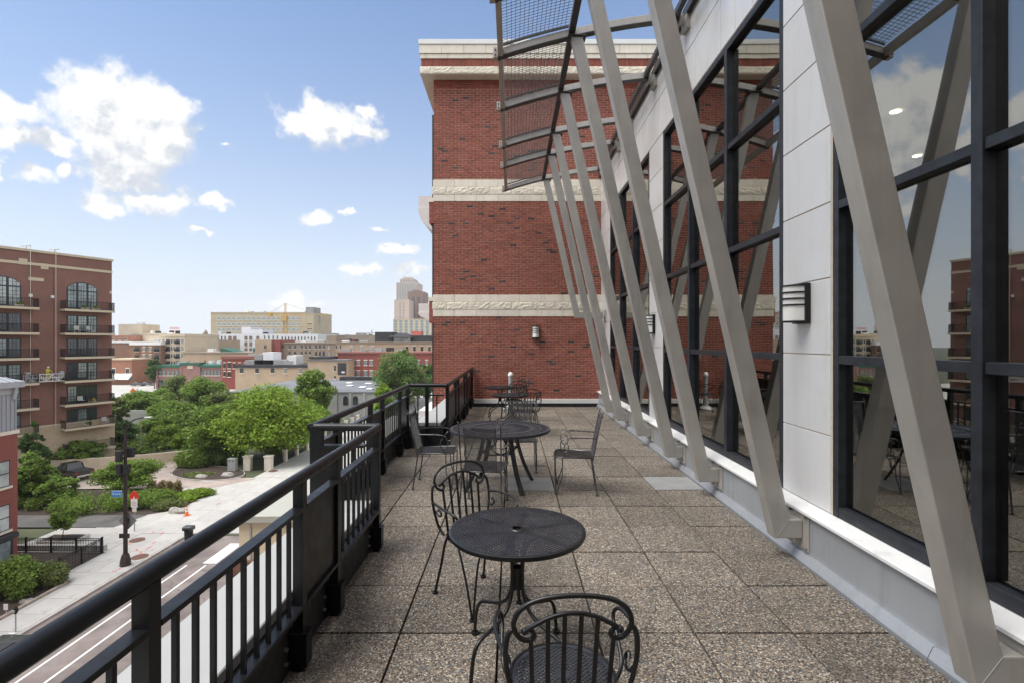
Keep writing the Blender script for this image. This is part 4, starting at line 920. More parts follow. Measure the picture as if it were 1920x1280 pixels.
T = [ # label, px, Y, ytop, width px, low, N, leaf, mat, seed
 ('broad bright green tree over the pillared gate', 503, 71, 724, 222, .07, 19000, .30, 'leaf_bright', 3),
 ('dense dark green tree left of the gate, behind the planted island', 405, 69, 752, 120, .10, 9000, .28, 'leaf_mid', 4),
 ('rounded deep green tree in front of the low grey roof', 590, 96, 690, 84, .2, 8000, .36, 'leaf_mid', 5),
 ('tall feathery light green tree beside the brick corner', 752, 108, 645, 108, .12, 11000, .36, 'leaf_grey', 6),
 ('small bright green tree behind the return of the railing', 722, 80, 706, 54, .15, 5000, .28, 'leaf_bright', 7),
 ('wide mid green tree right of the far intersection', 385, 112, 706, 96, .12, 8000, .40, 'leaf_mid', 8),
 ('loose olive tree before the pink brick shops', 335, 132, 701, 62, .12, 5000, .38, 'leaf_olive', 9),
 ('low spreading bush-like tree below the crossing', 262, 118, 733, 88, .06, 6500, .38, 'leaf_mid', 10),
 ('light green tree between the maroon block and the grey wall', 222, 92, 738, 40, .1, 4500, .34, 'leaf_olive', 11),
 ('middle tree of the thicket, mid green, beyond the drive', 320, 93, 748, 92, .1, 7500, .34, 'leaf_mid', 12),
 ('sunny yellow green tree behind the retaining wall', 318, 80, 797, 78, .08, 7000, .28, 'leaf_bright', 13),
 ('dark tree at the corner of the maroon apartment block', 228, 80, 787, 62, .06, 6000, .28, 'leaf_dark', 14),
 ('shadowy dense tree between the retaining wall and the gate tree', 362, 82, 770, 70, .08, 6500, .30, 'leaf_mid', 15),
 ('dark evergreen with drooping tiers against the buff base of the maroon block', 62, 57, 778, 50, .08, 6500, .20, 'leaf_dark', 16),
 ('spreading tree in front of the buff ground floor', 146, 67, 826, 92, .18, 7000, .22, 'leaf_mid', 17),
 ('spreading green tree left of the signal pole, over the hedge', 240, 54.5, 861, 120, .24, 9000, .18, 'leaf_mid', 18),
 ('leafy tree by the red brick corner, tall and bushy', 58, 50.5, 848, 72, .04, 9500, .18, 'leaf_mid', 19),
 ('young tree with forked trunk in the hedge bed', 110, 50.2, 890, 66, .28, 6000, .16, 'leaf_mid', 20),
 ('slim young street tree in a square planter', 119, 41.6, 948, 52, .36, 3200, .13, 'leaf_mid', 21),
 ('dark street tree in front of the brown apartments', 289, 178, 668, 30, .2, 3500, .45, 'leaf_dark', 22),
 ('dark leafy tree behind the feathery tree at the brick corner', 798, 130, 668, 44, .1, 5000, .42, 'leaf_dark', 23),
 ('tall round tree half hidden by the bright gate tree', 450, 95, 742, 80, .1, 6000, .34, 'leaf_mid', 24),
 ('mid green tree behind the signal pole arm, above the retaining wall', 292, 86, 776, 64, .06, 6000, .28, 'leaf_mid', 27),
 ('bright tree between the yellow green tree and the island shrubs', 345, 76, 812, 56, .05, 5500, .24, 'leaf_bright', 28),
 ('far low mid green tree under the pink brick shops', 302, 125, 728, 60, .06, 5000, .36, 'leaf_mid', 29),
 ('olive tree between the olive street tree and the gate tree', 428, 104, 728, 74, .08, 6500, .34, 'leaf_olive', 30),
 ('bushy tree at the foot of the red brick house, left of the forked tree', 80, 52.5, 872, 60, .04, 6500, .17, 'leaf_mid', 45),
 ('leafy mid green tree filling the gap right of the gate tree', 575, 84, 752, 92, .05, 7000, .30, 'leaf_mid', 26),
 ('dark tree left of the gate tree by the grey utility box', 430, 72.5, 800, 74, .06, 6000, .26, 'leaf_dark', 25),
]
for lab, px, Y, yt, w, low, N, ls, mt, sd_ in T:
    rad = w * Y / 955 / 2; H = hgt(yt, Y)
    kw = dict(nb=int(38 + rad * 7), trunk=max(.07, H * .016))
    if sd_ == 16: kw['droop'] = .25
    if sd_ == 21: kw['trunk'] = .045
    tree('street_tree' if sd_ not in (16,) else 'evergreen_tree', lab, at_Y(px, Y), H, rad, low, N, ls, mt, sd_, group=TG, **kw)
# pale bare-stemmed sapling in the thicket
sap = thing('sapling', 'thin pale bare stemmed sapling in front of the thicket', 'tree', at_Y(263, 76)); b = Vector(at_Y(263, 76)); sm = MB(); sm.tube([b, b + Vector((.1, 0, 3)), b + Vector((0, 0, 5.4))], [.06, .05, .015], 6)
for i in range(14):
    z = 1.8 + i * .25; a = i * 2.4; sm.tube([b + Vector((.05, 0, z)), b + Vector((.7 * math.cos(a), .7 * math.sin(a), z + .7))], [.02, .006], 4)
part('trunk', sm, M['bark_pale'], sap, 60)
def shrub(name, label, blobs, N, size, mat, seed, cat='shrub', group=None, stem=True):
    c = np.mean(np.array(blobs), axis=0); t = thing(name, label, cat, (c[0], c[1], GZ), group)
    o = bpy.data.objects.new('foliage', leaf_mesh('foliage', blobs, N, size, M[mat], seed, shell=.6)); link(o, t)
    if stem:
        s = MB(); rr = random.Random(seed)
        for b_ in blobs[:8]: s.tube([(b_[0] + rr.uniform(-.1, .1), b_[1], GZ), (b_[0], b_[1], b_[2])], [.03, .012], 5)
        part('stem', s, M['bark'], t, 60)
    return t
def mound(px, Y, wpx, h, n, seed, dz=.0, dy=1.0):
    r = random.Random(seed); x, y, _ = at_Y(px, Y); w = wpx * Y / 955 / 2; out = []
    for i in range(n):
        a = r.uniform(0, 6.28); q = math.sqrt(r.random()) * .75
        bx, by = x + math.cos(a) * q * w, y + math.sin(a) * q * w * dy; k = 1 - .5 * q * q
        out.append((bx, by, GZ + dz + h * k * .55, w * .42, w * .42 * max(dy, .6), h * .5 * k))
    return out
shrub('shrub', 'large loose shrub with russet tips at the lower left by the brick house', mound(18, 32.5, 96, 2.6, 16, 31), 9000, .11, 'leaf_mid', 31)
shrub('clipped_shrub', 'clipped dome of fine leaved shrub beside the bed edging', mound(92, 34.2, 62, 1.65, 9, 32), 6500, .085, 'leaf_olive', 32)
shrub('clipped_shrub', 'round dark shrub behind the black pickup truck', mound(186, 67, 34, 1.9, 6, 33), 2600, .16, 'leaf_dark', 33)
shrub('shrub', 'dark shrub left of the pickup cab under the buff wall', mound(72, 66, 40, 1.8, 7, 34), 2600, .18, 'leaf_dark', 34)
shrub('shrub', 'yellow flowering shrub between the pickup and the signal pole', mound(200, 62.5, 40, 1.0, 7, 35), 2400, .12, 'leaf_yellow', 35)
shrub('shrub', 'deep green shrub between pickup cab and the buff wall tree', mound(118, 66.5, 46, 2.2, 8, 36), 3000, .18, 'leaf_dark', 36)
hb = []; rr_ = random.Random(5)
for i in range(110):
    u = rr_.random(); x = -49 + 14.6 * u; y = 49.2 + rr_.uniform(-.9, 2.0) + .8 * math.sin(u * 9); hb.append((x, y, GZ + rr_.uniform(.45, 1.25), .8, .7, .6))
shrub('hedge', 'long dense green hedge between the alley and the driveway', hb, 30000, .10, 'leaf_mid', 37, 'hedge')
shrub('shrub', 'olive and russet groundcover shrub at the right end of the hedge', mound(318, 49.8, 66, 1.0, 10, 38, dy=.8), 4200, .10, 'leaf_olive', 38)
shrub('perennial_clump', 'bright mound of strap leaved perennials at the plaza edge', mound(366, 53.2, 74, .95, 9, 39, dy=.8), 5200, .16, 'leaf_bright', 39, stem=False)
for i, (px, lab) in enumerate(((285, 'leftmost tuft of dry ornamental grass, behind the red sign'), (303, 'second tuft of dry ornamental grass behind the hedge'), (318, 'third tuft of dry ornamental grass behind the hedge'), (333, 'rightmost tall tuft of dry ornamental grass before the bright perennials'))):
    x, y, z = at_Y(px, 54.6); gm = leaf_mesh('blades', [(x, y, z + .75, .32, .3, .75)], 900, .16, M['leaf_straw'], 50 + i, flat=-.2, aspect=3.4, shell=.1); gt = thing('ornamental_grass', lab, 'grass tuft', (x, y, z), 'tufts of ornamental grass'); link(bpy.data.objects.new('blades', gm), gt)
    link(bpy.data.objects.new('green_blades', leaf_mesh('green_blades', [(x, y, z + .35, .4, .35, .4)], 500, .14, M['leaf_olive'], 60 + i, aspect=3, shell=.1)), gt)
shrub('island_shrub', 'broad dark shrub on the planted island before the gate', mound(372, 66.8, 88, 2.6, 14, 41, dy=.7), 6500, .18, 'leaf_mid', 41)
shrub('island_shrub', 'dark spreading shrub behind the grey utility box', mound(440, 68.2, 60, 2.4, 9, 42, dy=.6), 4200, .18, 'leaf_dark', 42)
shrub('ground_cover', 'low green groundcover patch with small flowers on the planted island', mound(372, 62.0, 60, .5, 12, 43, dy=.6), 2600, .14, 'leaf_olive', 43, cat='ground cover', stem=False)
shrub('shrub', 'sprawling green shrub along the fence beyond the gate', mound(520, 73.5, 46, 1.8, 8, 44, dy=2.0), 3200, .18, 'leaf_mid', 44)
gc = [(rng.uniform(-170, -35), rng.uniform(74, 116), GZ + .5, 3, 3, .8) for _ in range(130)]
u_ = bpy.data.objects.new('undergrowth', leaf_mesh('undergrowth', gc, 24000, .45, M['leaf_mid'], 70)); link(u_); tag(u_, 'green undergrowth between the trees below the terrace', 'undergrowth', kind='stuff')
def boulder(label, p, s, seed):
    r = random.Random(seed); mb = MB(); n = 10; vs = []; fs = []
    for i in range(6):
        ph = math.pi * i / 5
        for j in range(n):
            a = 2 * math.pi * j / n; k = 1 + r.uniform(-.18, .18); vs.append((p.x + s[0] * k * math.sin(ph) * math.cos(a), p.y + s[1] * k * math.sin(ph) * math.sin(a), p.z + s[2] * (.6 + math.cos(ph) * .9 * k)))
    for i in range(5):
        for j in range(n): fs.append((i * n + j, (i + 1) * n + j, (i + 1) * n + (j + 1) % n, i * n + (j + 1) % n))
    mb.add(vs, fs); tag(part('boulder', mb, M['rock_grey']), label, 'rock', 'landscape boulders')
boulder('pale flat stone under the large shrub in the bed', gr(50, 1131), (.55, .3, .2), 1); boulder('grey boulder at the hedge end, left of its pair', gr(328, 962), (.55, .45, .42), 2); boulder('tan boulder beside the traffic cone', gr(338, 963), (.6, .4, .4), 3)
boulder('grey boulder on the left of the planted island', gr(378, 897), (.75, .5, .38), 4); boulder('grey boulder on the right of the planted island', gr(426, 894), (.8, .5, .42), 5)
# ------------------------------------------------------------------ walls, fences and gate below
rw = thing('retaining_wall', 'curved buff concrete retaining wall beyond the driveway', 'wall', (-48, 67, GZ))
pts = spline([(-64, 63.5, 0), (-55, 65.2, 0), (-49, 67.6, 0), (-44.5, 70.5, 0), (-41, 74, 0)], 4)
for i in range(len(pts) - 1): part('wall_segment', MB().bar(Vector((pts[i].x, pts[i].y, GZ + .72)), Vector((pts[i + 1].x, pts[i + 1].y, GZ + .72)) + (pts[i + 1] - pts[i]) * -.004, .35, 1.44), M['b_cream'], rw, uv=True)
sw = thing('grey_wall', 'grey ribbed roadside wall seen between the trees', 'wall', (-90, 100, GZ)); mb = MB()
for k in range(7): mb.box(-86, -64, 100 - .02 * (k % 2), 100.4, GZ + k * .42, GZ + k * .42 + .41)
part('wall_board', mb, M['b_greystone'], sw, uv=True)
def fence(name, label, a, b, n, h=1.1, step=.125):
    a, b = Vector((a[0], a[1], GZ + .12)), Vector((b[0], b[1], GZ + .12)); t = thing(name, label, 'fence', a, 'black picket fences of the areaway')
    for i in range(n + 1): p = a + (b - a) * (i / n); part('post', MB().box(p.x - .05, p.x + .05, p.y - .05, p.y + .05, p.z, p.z + h + .08), M['black'], t)
    for z in (.12, h - .14, h): part('rail', MB().bar(a + Vector((0, 0, z)), b + Vector((0, 0, z)), .04, .04), M['black'], t)
    m = int((b - a).length / step); pk = MB().box(-.012, .012, -.012, .012, .12, h).mesh('picket', M['black'])
    for i in range(1, m): inst('picket', pk, t, a + (b - a) * (i / m))
fence('picket_fence', 'black picket fence running left behind the areaway', (-39.6, 39.45), (-31.7, 39.3), 4)
fence('picket_fence', 'black picket fence along the pavement, ending at the tall corner post', (-31.55, 39.2), (-31.5, 33.6), 3, 1.2)
cw = MB().box(-45, -31.75, 39.62, 39.95, GZ, GZ + .55); tag(part('kerb_wall', cw, M['kerb']), 'low pale concrete kerb wall behind the black picket fence', 'wall')
pb = thing('tree_planter', 'square concrete planter at the foot of the slim street tree', 'planter', (-36.7, 41.6, GZ)); x0, y0 = at_Y(119, 41.6)[:2]
part('box', MB().box(x0 - 1.5, x0 + 1.5, y0 - .8, y0 - .65, GZ + .1, GZ + .42).box(x0 - 1.5, x0 + 1.5, y0 + .65, y0 + .8, GZ + .1, GZ + .42).box(x0 - 1.5, x0 - 1.35, y0 - .649, y0 + .649, GZ + .1, GZ + .42).box(x0 + 1.35, x0 + 1.5, y0 - .649, y0 + .649, GZ + .1, GZ + .42), M['kerb'], pb); part('soil', MB().box(x0 - 1.34, x0 + 1.34, y0 - .64, y0 + .64, GZ + .1, GZ + .36), M['mulch'], pb)
gt = thing('pillared_gate', 'black iron gate between two square white pillars under the bright tree', 'gate', (-32.2, 65, GZ))
for x in (-33.7, -31.05): part('pillar', MB().box(x - .42, x + .42, 64.6, 65.4, GZ, GZ + 1.75).box(x - .5, x + .5, 64.52, 65.48, GZ + 1.75, GZ + 1.9), M['stone'], gt, bevel=.02)
part('gate_leaf', MB().box(-33.27, -31.48, 64.98, 65.02, GZ + 1.5, GZ + 1.56).box(-33.27, -31.48, 64.98, 65.02, GZ + .1, GZ + .16), M['black'], gt)
for k in range(15): part('bar', MB().box(-33.25 + k * .125 - .012, -33.25 + k * .125 + .012, 64.985, 65.015, GZ + .161, GZ + 1.499), M['black'], gt)
wf = thing('pillar_fence', 'black iron fence with square white pillars running away along the pavement', 'fence', (-31, 80, GZ)); ys = [65.9 + 3.65 * k for k in range(12)]; pk = MB().box(-.014, .014, -.014, .014, .1, 1.35).mesh('bar', M['black'])
for k, y in enumerate(ys):
    if k: part('pillar', MB().box(-31.25, -30.75, y - .25, y + .25, GZ, GZ + 1.6).box(-31.3, -30.7, y - .3, y + .3, GZ + 1.6, GZ + 1.7), M['stone'], wf)
    if k < len(ys) - 1:
        for z in (.15, 1.3): part('rail', MB().box(-31.02, -30.98, y + .25, y + 3.4, GZ + z, GZ + z + .05), M['black'], wf)
        if k < 6:
            for j in range(18): inst('bar', pk, wf, (-31, y + .35 + j * .17, GZ))
ub = thing('utility_cabinet', 'grey roadside utility cabinet on the planted island', 'cabinet', gr(436, 884)); p = gr(436, 884)
part('body', MB().box(p.x - .5, p.x + .5, p.y - .3, p.y + .3, GZ + .12, GZ + 1.62), M['grey'], ub, bevel=.03); part('cap', MB().box(p.x - .54, p.x + .54, p.y - .34, p.y + .34, GZ + 1.625, GZ + 1.72), M['grey'], ub, bevel=.02)
for s_ in (-.22, .2): part('vent', MB().tube([(p.x + s_, p.y - .30, GZ + 1.42), (p.x + s_, p.y - .32, GZ + 1.42)], .07, 10), M['tyre'], ub)
# ------------------------------------------------------------------ signal pole, signs, meter, cone, bin, covers
b = gr(235, 1062, .12); sp_ = thing('street_lamp', 'tall dark bronze street lamp pole with curved arm and traffic signal heads', 'street lamp', b)
part('base', MB().lathe(b, [(.36, 0), (.34, .35), (.24, .75), (.19, .85)], 8), M['bronze'], sp_)
zt = 1.8 - (812 - 640) * b.y / 955 - b.z
part('pole', MB().tube([b + Vector((0, 0, .8)), b + Vector((0, 0, zt))], [.15, .10], 10), M['bronze'], sp_, 50)
tp = b + Vector((0, 0, zt)); arm = spline([tp, tp + Vector((.12, 0, .55)), tp + Vector((.6, 0, .98)), tp + Vector((1.25, 0, 1.16)), tp + Vector((1.45, 0, 1.17))], 4); part('arm', MB().tube(arm, .05, 8), M['bronze'], sp_, 50)
part('lamp_head', MB().box(tp.x + 1.42, tp.x + 1.95, tp.y - .13, tp.y + .13, tp.z + 1.12, tp.z + 1.22), M['grey'], sp_, bevel=.03)
def zat(y): return 1.8 - (y - 640) * b.y / 955
for x0, x1, y0, y1, dy in ((-.38, .0, 843, 863, -.35), (.0, .38, 840, 858, .3), (-.38, -.04, 868, 888, -.3), (.04, .38, 869, 886, -.2)):
    h = part('signal_head', MB().box(b.x + x0, b.x + x1, b.y + dy - .15, b.y + dy + .15, zat(y1), zat(y0)), M['tyre'], sp_, bevel=.02)
    for q in (.25, .75): z = zat(y1) * (1 - q) + zat(y0) * q; part('visor', MB().tube([(b.x + x0 + .18, b.y + dy + .15, z), (b.x + x0 + .18, b.y + dy + .34, z)], .11, 10), M['tyre'], h)
part('control_box', MB().box(b.x - .30, b.x + .42, b.y - .22, b.y - .14, zat(1006), zat(998)), M['bronze'], sp_)
ns = thing('street_name_sign', 'blue street name sign on the lamp pole reading N 2nd St', 'street sign', (b.x - .45, b.y, zat(923)))
part('blade', MB().box(b.x - .86, b.x - .13, b.y - .215, b.y - .19, zat(929), zat(918.5)), M['blue'], ns); part('border', MB().box(b.x - .88, b.x - .11, b.y - .189, b.y - .175, zat(929.6), zat(917.9)), M['white'], ns)
def text(body, size, loc, m, parent, rot=(90, 0, 0), name='lettering', sx=1):
    cu = bpy.data.curves.new('lettering', 'FONT'); cu.body = body; cu.size = size; cu.align_x = 'CENTER'; cu.align_y = 'CENTER'; cu.extrude = .004; o = bpy.data.objects.new('tmp', cu); COL.objects.link(o)
    me = bpy.data.meshes.new_from_object(o.evaluated_get(bpy.context.evaluated_depsgraph_get())); bpy.data.objects.remove(o); me.materials.append(m)
    o = bpy.data.objects.new(name, me); link(o, parent); o.location = loc; o.rotation_euler = tuple(R(a) for a in rot); o.scale = (sx, 1, 1); return o
text('N 2nd St', .24, (b.x - .49, b.y - .222, zat(923.7)), M['white'], ns, sx=.75)
dm = thing('diamond_sign', 'grey back of a diamond road sign fixed to the lamp pole', 'sign', (b.x, b.y, zat(975))); 
dp = [(b.x + .68 * math.cos(a), zat(977) + .68 * math.sin(a)) for a in (0, math.pi / 2, math.pi, 3 * math.pi / 2)]; part('plate', MB().prism(dp, 'y', b.y + .20, b.y + .215), M['signback'], dm); part('bracket', MB().box(b.x - .12, b.x + .12, b.y + .1, b.y + .199, zat(980), zat(972)), M['bronze'], dm)
q = gr(252, 998, .12); ss = thing('notice_sign', 'thin grey post carrying a red octagonal sign above a white notice', 'sign', q); Yq = q.y
def zq(y): return 1.8 - (y - 640) * Yq / 955
part('post', MB().box(q.x - .03, q.x + .03, q.y - .03, q.y + .03, q.z, zq(922)), M['signback'], ss)
oc = [(q.x + .0 + .40 * math.cos(R(22.5 + 45 * i)), zq(930.5) + .52 * math.sin(R(22.5 + 45 * i))) for i in range(8)]; part('red_sign', MB().prism(oc, 'y', q.y - .05, q.y - .035), M['red'], ss)
part('white_sign', MB().box(q.x - .26, q.x + .30, q.y - .08, q.y - .065, zq(950), zq(934)), M['white'], ss); part('small_plate', MB().box(q.x - .16, q.x + .2, q.y - .06, q.y - .045, zq(958), zq(950.5)), M['stone'], ss)
for k in range(3): part('print_line', MB().box(q.x - .16, q.x + .2, q.y - .084, q.y - .0805, zq(940 + 3 * k) - .02, zq(940 + 3 * k) + .02), M['redpaint'], ss)
part('print_mark', MB().box(q.x - .06, q.x + .03, q.y - .055, q.y - .0505, zq(936.8), zq(930)), M['white'], ss)
def meter(label, px, py):
    p = gr(px, py, .12); t = thing('parking_meter', label, 'parking meter', p); part('post', MB().tube([p, p + Vector((0, 0, 1.0))], .035, 8), M['grey'], t)
    part('head', MB().lathe(p + Vector((0, 0, 1.0)), [(.05, 0), (.10, .06), (.115, .2), (.105, .32), (.06, .42), (.01, .45)], 12), M['tyre'], t, 40); part('face', MB().box(p.x - .055, p.x + .055, p.y - .125, p.y - .105, p.z + 1.12, p.z + 1.24), M['grey'], t)
meter('grey parking meter at the kerb by the planting bed', 29, 1187)
tsn = thing('bed_sign', 'small white sign on a short stake in the planting bed', 'sign', gr(11, 1158)); p = gr(11, 1158); part('stake', MB().box(p.x - .015, p.x + .015, p.y - .015, p.y + .015, GZ + .1, GZ + .8), M['grey'], tsn); part('plate', MB().box(p.x - .13, p.x + .13, p.y - .03, p.y - .016, GZ + .5, GZ + .85), M['white'], tsn)
p = gr(350, 968, .12); cn = thing('traffic_cone', 'orange traffic cone with white bands beside the boulders', 'traffic cone', p)
part('base', MB().box(p.x - .22, p.x + .22, p.y - .22, p.y + .22, p.z, p.z + .05), M['orange'], cn); part('cone', MB().lathe(p + Vector((0, 0, .05)), [(.17, 0), (.035, .85)], 14), M['orange'], cn, 40)
for z0, z1 in ((.32, .46), (.56, .66)): part('band', MB().lathe(p + Vector((0, 0, .05)), [(.173 - .159 * z0, z0), (.173 - .159 * z1, z1)], 14), M['white'], cn, 40)
tbx = (353.5 - 960) / 955 * 42.0; tb_ = thing('litter_bin', 'dark street litter bin with domed top beside the carriageway', 'litter bin', (tbx, 42, GZ + .12))
part('body', MB().lathe((tbx, 42, GZ + .12), [(.30, 0), (.33, .75)], 14), M['tyre'], tb_, 40); part('hood', MB().box(tbx - .40, tbx + .40, 41.68, 42.32, GZ + .871, GZ + 1.22), pm('bin_hood', (.06, .062, .065), .5), tb_, bevel=.10, seg=3); part('slot', MB().box(tbx - .2, tbx + .26, 41.65, 41.679, GZ + .93, GZ + 1.07), M['black'], tb_)
for i, (px, py, lab) in enumerate(((257, 1014.5, 'rusty round manhole cover to the right of the lamp pole'), (262, 1046, 'brown round manhole cover nearest the lamp base'), (512, 884, 'dark manhole cover on the pavement near the gate'))):
    p = gr(px, py); o = tag(part('manhole_cover', MB().lathe((p.x, p.y, GZ + .116), [(.56, 0), (.56, .022), (.50, .026), (.46, .018), (.02, .018)], 24), M['rust']), lab, 'manhole cover', 'manhole covers in the pavement')
sg = thing('roadwork_sign', 'orange diamond roadwork sign standing at the far intersection', 'sign', at_Y(249, 150)); x, y, z = at_Y(249, 150); z = 1.8 - (732.5 - 640) * 150 / 955
part('plate', MB().prism([(x + 1.0 * math.cos(a), z + 1.0 * math.sin(a)) for a in (0, math.pi / 2, math.pi, 3 * math.pi / 2)], 'y', y, y + .04), M['orange'], sg); part('stand', MB().box(x - .05, x + .05, y + .05, y + .12, GZ, z + .5), M['grey'], sg)
# ------------------------------------------------------------------ vehicles
def wheel(t, x, y, s=.36, w=.24):
    wh = part('wheel', MB().tube([(x, y - w / 2, s), (x, y + w / 2, s)], s, 20), M['tyre'], t, 40)
    part('rim', MB().tube([(x, y - w / 2 - .008, s), (x, y + w / 2 + .008, s)], s * .62, 14), M['chrome'], wh, 40)
def sweep(mb, prof, ws):
    """body from side profile points (x, z) with half width ws at each point; closed loop"""
    k = len(prof); vs = [(x, -w, z) for (x, z), w in zip(prof, ws)] + [(x, w, z) for (x, z), w in zip(prof, ws)]
    return mb.add(vs, [tuple(range(k)), tuple(range(2 * k - 1, k - 1, -1))] + [(i, k + i, k + (i + 1) % k, (i + 1) % k) for i in range(k)])
def car(label, paint, group='cars parked on the streets below'):
    t = thing('parked_car', label, 'car', (0, 0, 0), group)
    pr = [(-2.2, .30), (-2.25, .62), (-2.15, .92), (-1.55, .98), (1.0, .95), (1.9, .82), (2.22, .66), (2.25, .35)]
    part('body', sweep(MB(), pr, [.82, .88, .86, .88, .88, .84, .78, .80]), paint, t, 35, bevel=.07, seg=3)
    cb = [(-1.75, .97), (-1.05, 1.42), (.10, 1.45), (1.05, .96)]; part('cabin', sweep(MB(), cb, [.80, .62, .62, .78]), M['glassfar'], t, bevel=.04, seg=2)
    part('roof', sweep(MB(), [(-1.10, 1.425), (-.95, 1.475), (.0, 1.485), (.14, 1.44)], [.63, .58, .58, .63]), paint, t, 35)
    for x in (-1.35, 1.4):
        for y in (-.78, .78): wheel(t, x, y, .33)
    for y in (-.62, .62): part('headlight', MB().box(2.16, 2.24, y - .16, y + .16, .60, .72), M['white'], t); part('tail_light', MB().box(-2.26, -2.18, y - .16, y + .16, .68, .84), M['lamp_red'], t)
    return t
c1 = car('dark car parked by the kerb, only its roof and bonnet showing past the handrail', M['cargrey']); KD = kids()
def put(c, p, d, lab=None):
    c.location = p; c.rotation_euler = (0, 0, math.atan2(d[1], d[0]))
    if lab: c['label'] = lab
    return c
put(c1, (-26.3, 25.2, GZ), (0, 1))
for px, Y, d, lab, pt in ((258, 189, (1, .1), 'dark sedan parked before the orange brick shops', 'cargrey'), (276, 190, (1, .1), 'second dark car, nearer the brown apartments', 'cargrey'), (299, 160, (1, .05), 'silver car driving by the pink brick shops', 'carsilver'), (440, 128, (1, 0), 'dark car parked beside the low grey roof', 'carblack')):
    c = put(copy_tree(c1, KD), at_Y(px, Y), d, lab)
    if pt != 'cargrey':
        for ch in c.children:
            if ch.name.split('.')[0] in ('body', 'roof'):
                me = ch.data.copy(); me.materials[0] = M[pt]; ch.data = me
pk_ = thing('pickup_truck', 'black crew cab pickup truck parked by the buff wall, tail towards the drive', 'pickup truck', (0, 0, 0))
part('chassis', MB().box(-2.7, 2.5, -.78, .78, .42, .62), M['tyre'], pk_)
part('body', sweep(MB(), [(.95, .62), (.95, 1.12), (1.15, 1.16), (2.55, 1.10), (2.85, 1.0), (2.9, .55)], [.94, .96, .96, .94, .9, .9]), M['carblack'], pk_, 35, bevel=.05, seg=2)
part('door', MB().box(-.92, .945, -.965, .965, .60, 1.14), M['carblack'], pk_, bevel=.04, seg=2)
part('cabin', sweep(MB(), [(-.92, 1.13), (-.78, 1.78), (.45, 1.80), (1.2, 1.14)], [.92, .76, .76, .9]), M['glassfar'], pk_); part('roof', sweep(MB(), [(-.85, 1.785), (-.75, 1.86), (.35, 1.87), (.52, 1.79)], [.79, .74, .74, .79]), M['carblack'], pk_, 35)
for x0, x1 in ((-.95, -.78), (.02, .12)): 
    for s_ in (-1, 1): part('pillar', MB().bar((x0, s_ * .925, 1.13), (x1 - .05, s_ * .775, 1.80), .07, .07), M['carblack'], pk_)
for s_ in (-1, 1): part('bed_side', MB().box(-2.85, -.93, s_ * .90 - .06, s_ * .90 + .06, .60, 1.16), M['carblack'], pk_, bevel=.02)
part('bed_cover', MB().box(-2.80, -.93, -.839, .839, 1.09, 1.13), M['tyre'], pk_); part('tailgate', MB().box(-2.88, -2.80, -.83, .83, .62, 1.15), M['carblack'], pk_, bevel=.02)
for s_ in (-1, 1): part('tail_light', MB().box(-2.90, -2.851, s_ * .90 - .065, s_ * .90 + .065, .78, 1.08), M['lamp_red'], pk_); part('mirror', MB().box(.85, 1.05, s_ * 1.07 - .09, s_ * 1.07 + .09, 1.16, 1.34), M['carblack'], pk_)
part('bumper', MB().box(-3.02, -2.89, -.92, .92, .48, .66), M['chrome'], pk_, bevel=.03)
for x in (-1.95, 1.85):
    for y in (-.84, .84): wheel(pk_, x, y, .40, .26)
put(pk_, (-52.9, 61.0, GZ + .13), (-.93, .37))
# ------------------------------------------------------------------ maroon apartment block on the left
C0 = Vector((-55.8, 71.0, 0)); dU = Vector((-.456, -.89, 0)).normalized(); nO = Vector((.89, -.456, 0)).normalized()
def FB(): return MB(tuple(C0), tuple(dU), tuple(nO), (0, 0, 1))      # u to the left, out of the facade, up
ap = thing('maroon_apartment_block', 'maroon brick apartment block with arched top windows and stacked balconies at the left', 'building', (C0.x, C0.y, GZ))
TOP = 13.2
part('wall', FB().box(0, 34, -14, 0, -8.95, TOP - .3), M['b_apt'], ap, uv=True); part('base_wall', FB().box(-.25, 34, -14, .25, GZ, -8.93), M['b_base'], ap, uv=True)
part('cornice', FB().box(-.12, 34, -14.1, .16, TOP - .298, TOP), M['b_cream'], ap); part('string_course', FB().box(-.05, 34, .001, .07, TOP - 1.95, TOP - 1.62), M['b_cream'], ap); part('base_cap', FB().box(-.28, 34, .02, .30, -8.929, -8.75), M['b_cream'], ap)
for u0, u1, z0, z1 in ((7.0, 7.75, 10.9, 11.6), (9.05, 9.85, 11.2, 11.95), (7.45, 8.95, 9.35, 9.75), (.02, .28, 8.4, 8.8)): part('stone_plaque', FB().box(u0, u1, .001, .05, z0, z1), M['b_cream'], ap)
for u in (6.4, 8.75, 14.3): part('pilaster', FB().box(u, u + .06, .001, .06, -8.74, 11.2), M['b_apt'], ap, uv=True)
slz = [5.95 - 3.07 * k for k in range(7)]
def arch_pts(u0, u1, zb, zs, rise, n=12):
    c = (u0 + u1) / 2; h = (u1 - u0) / 2; return [(u0, zb), (u1, zb)] + [(c + h * math.cos(a), zs + rise * math.sin(a)) for a in [math.pi * i / n for i in range(n + 1)]]
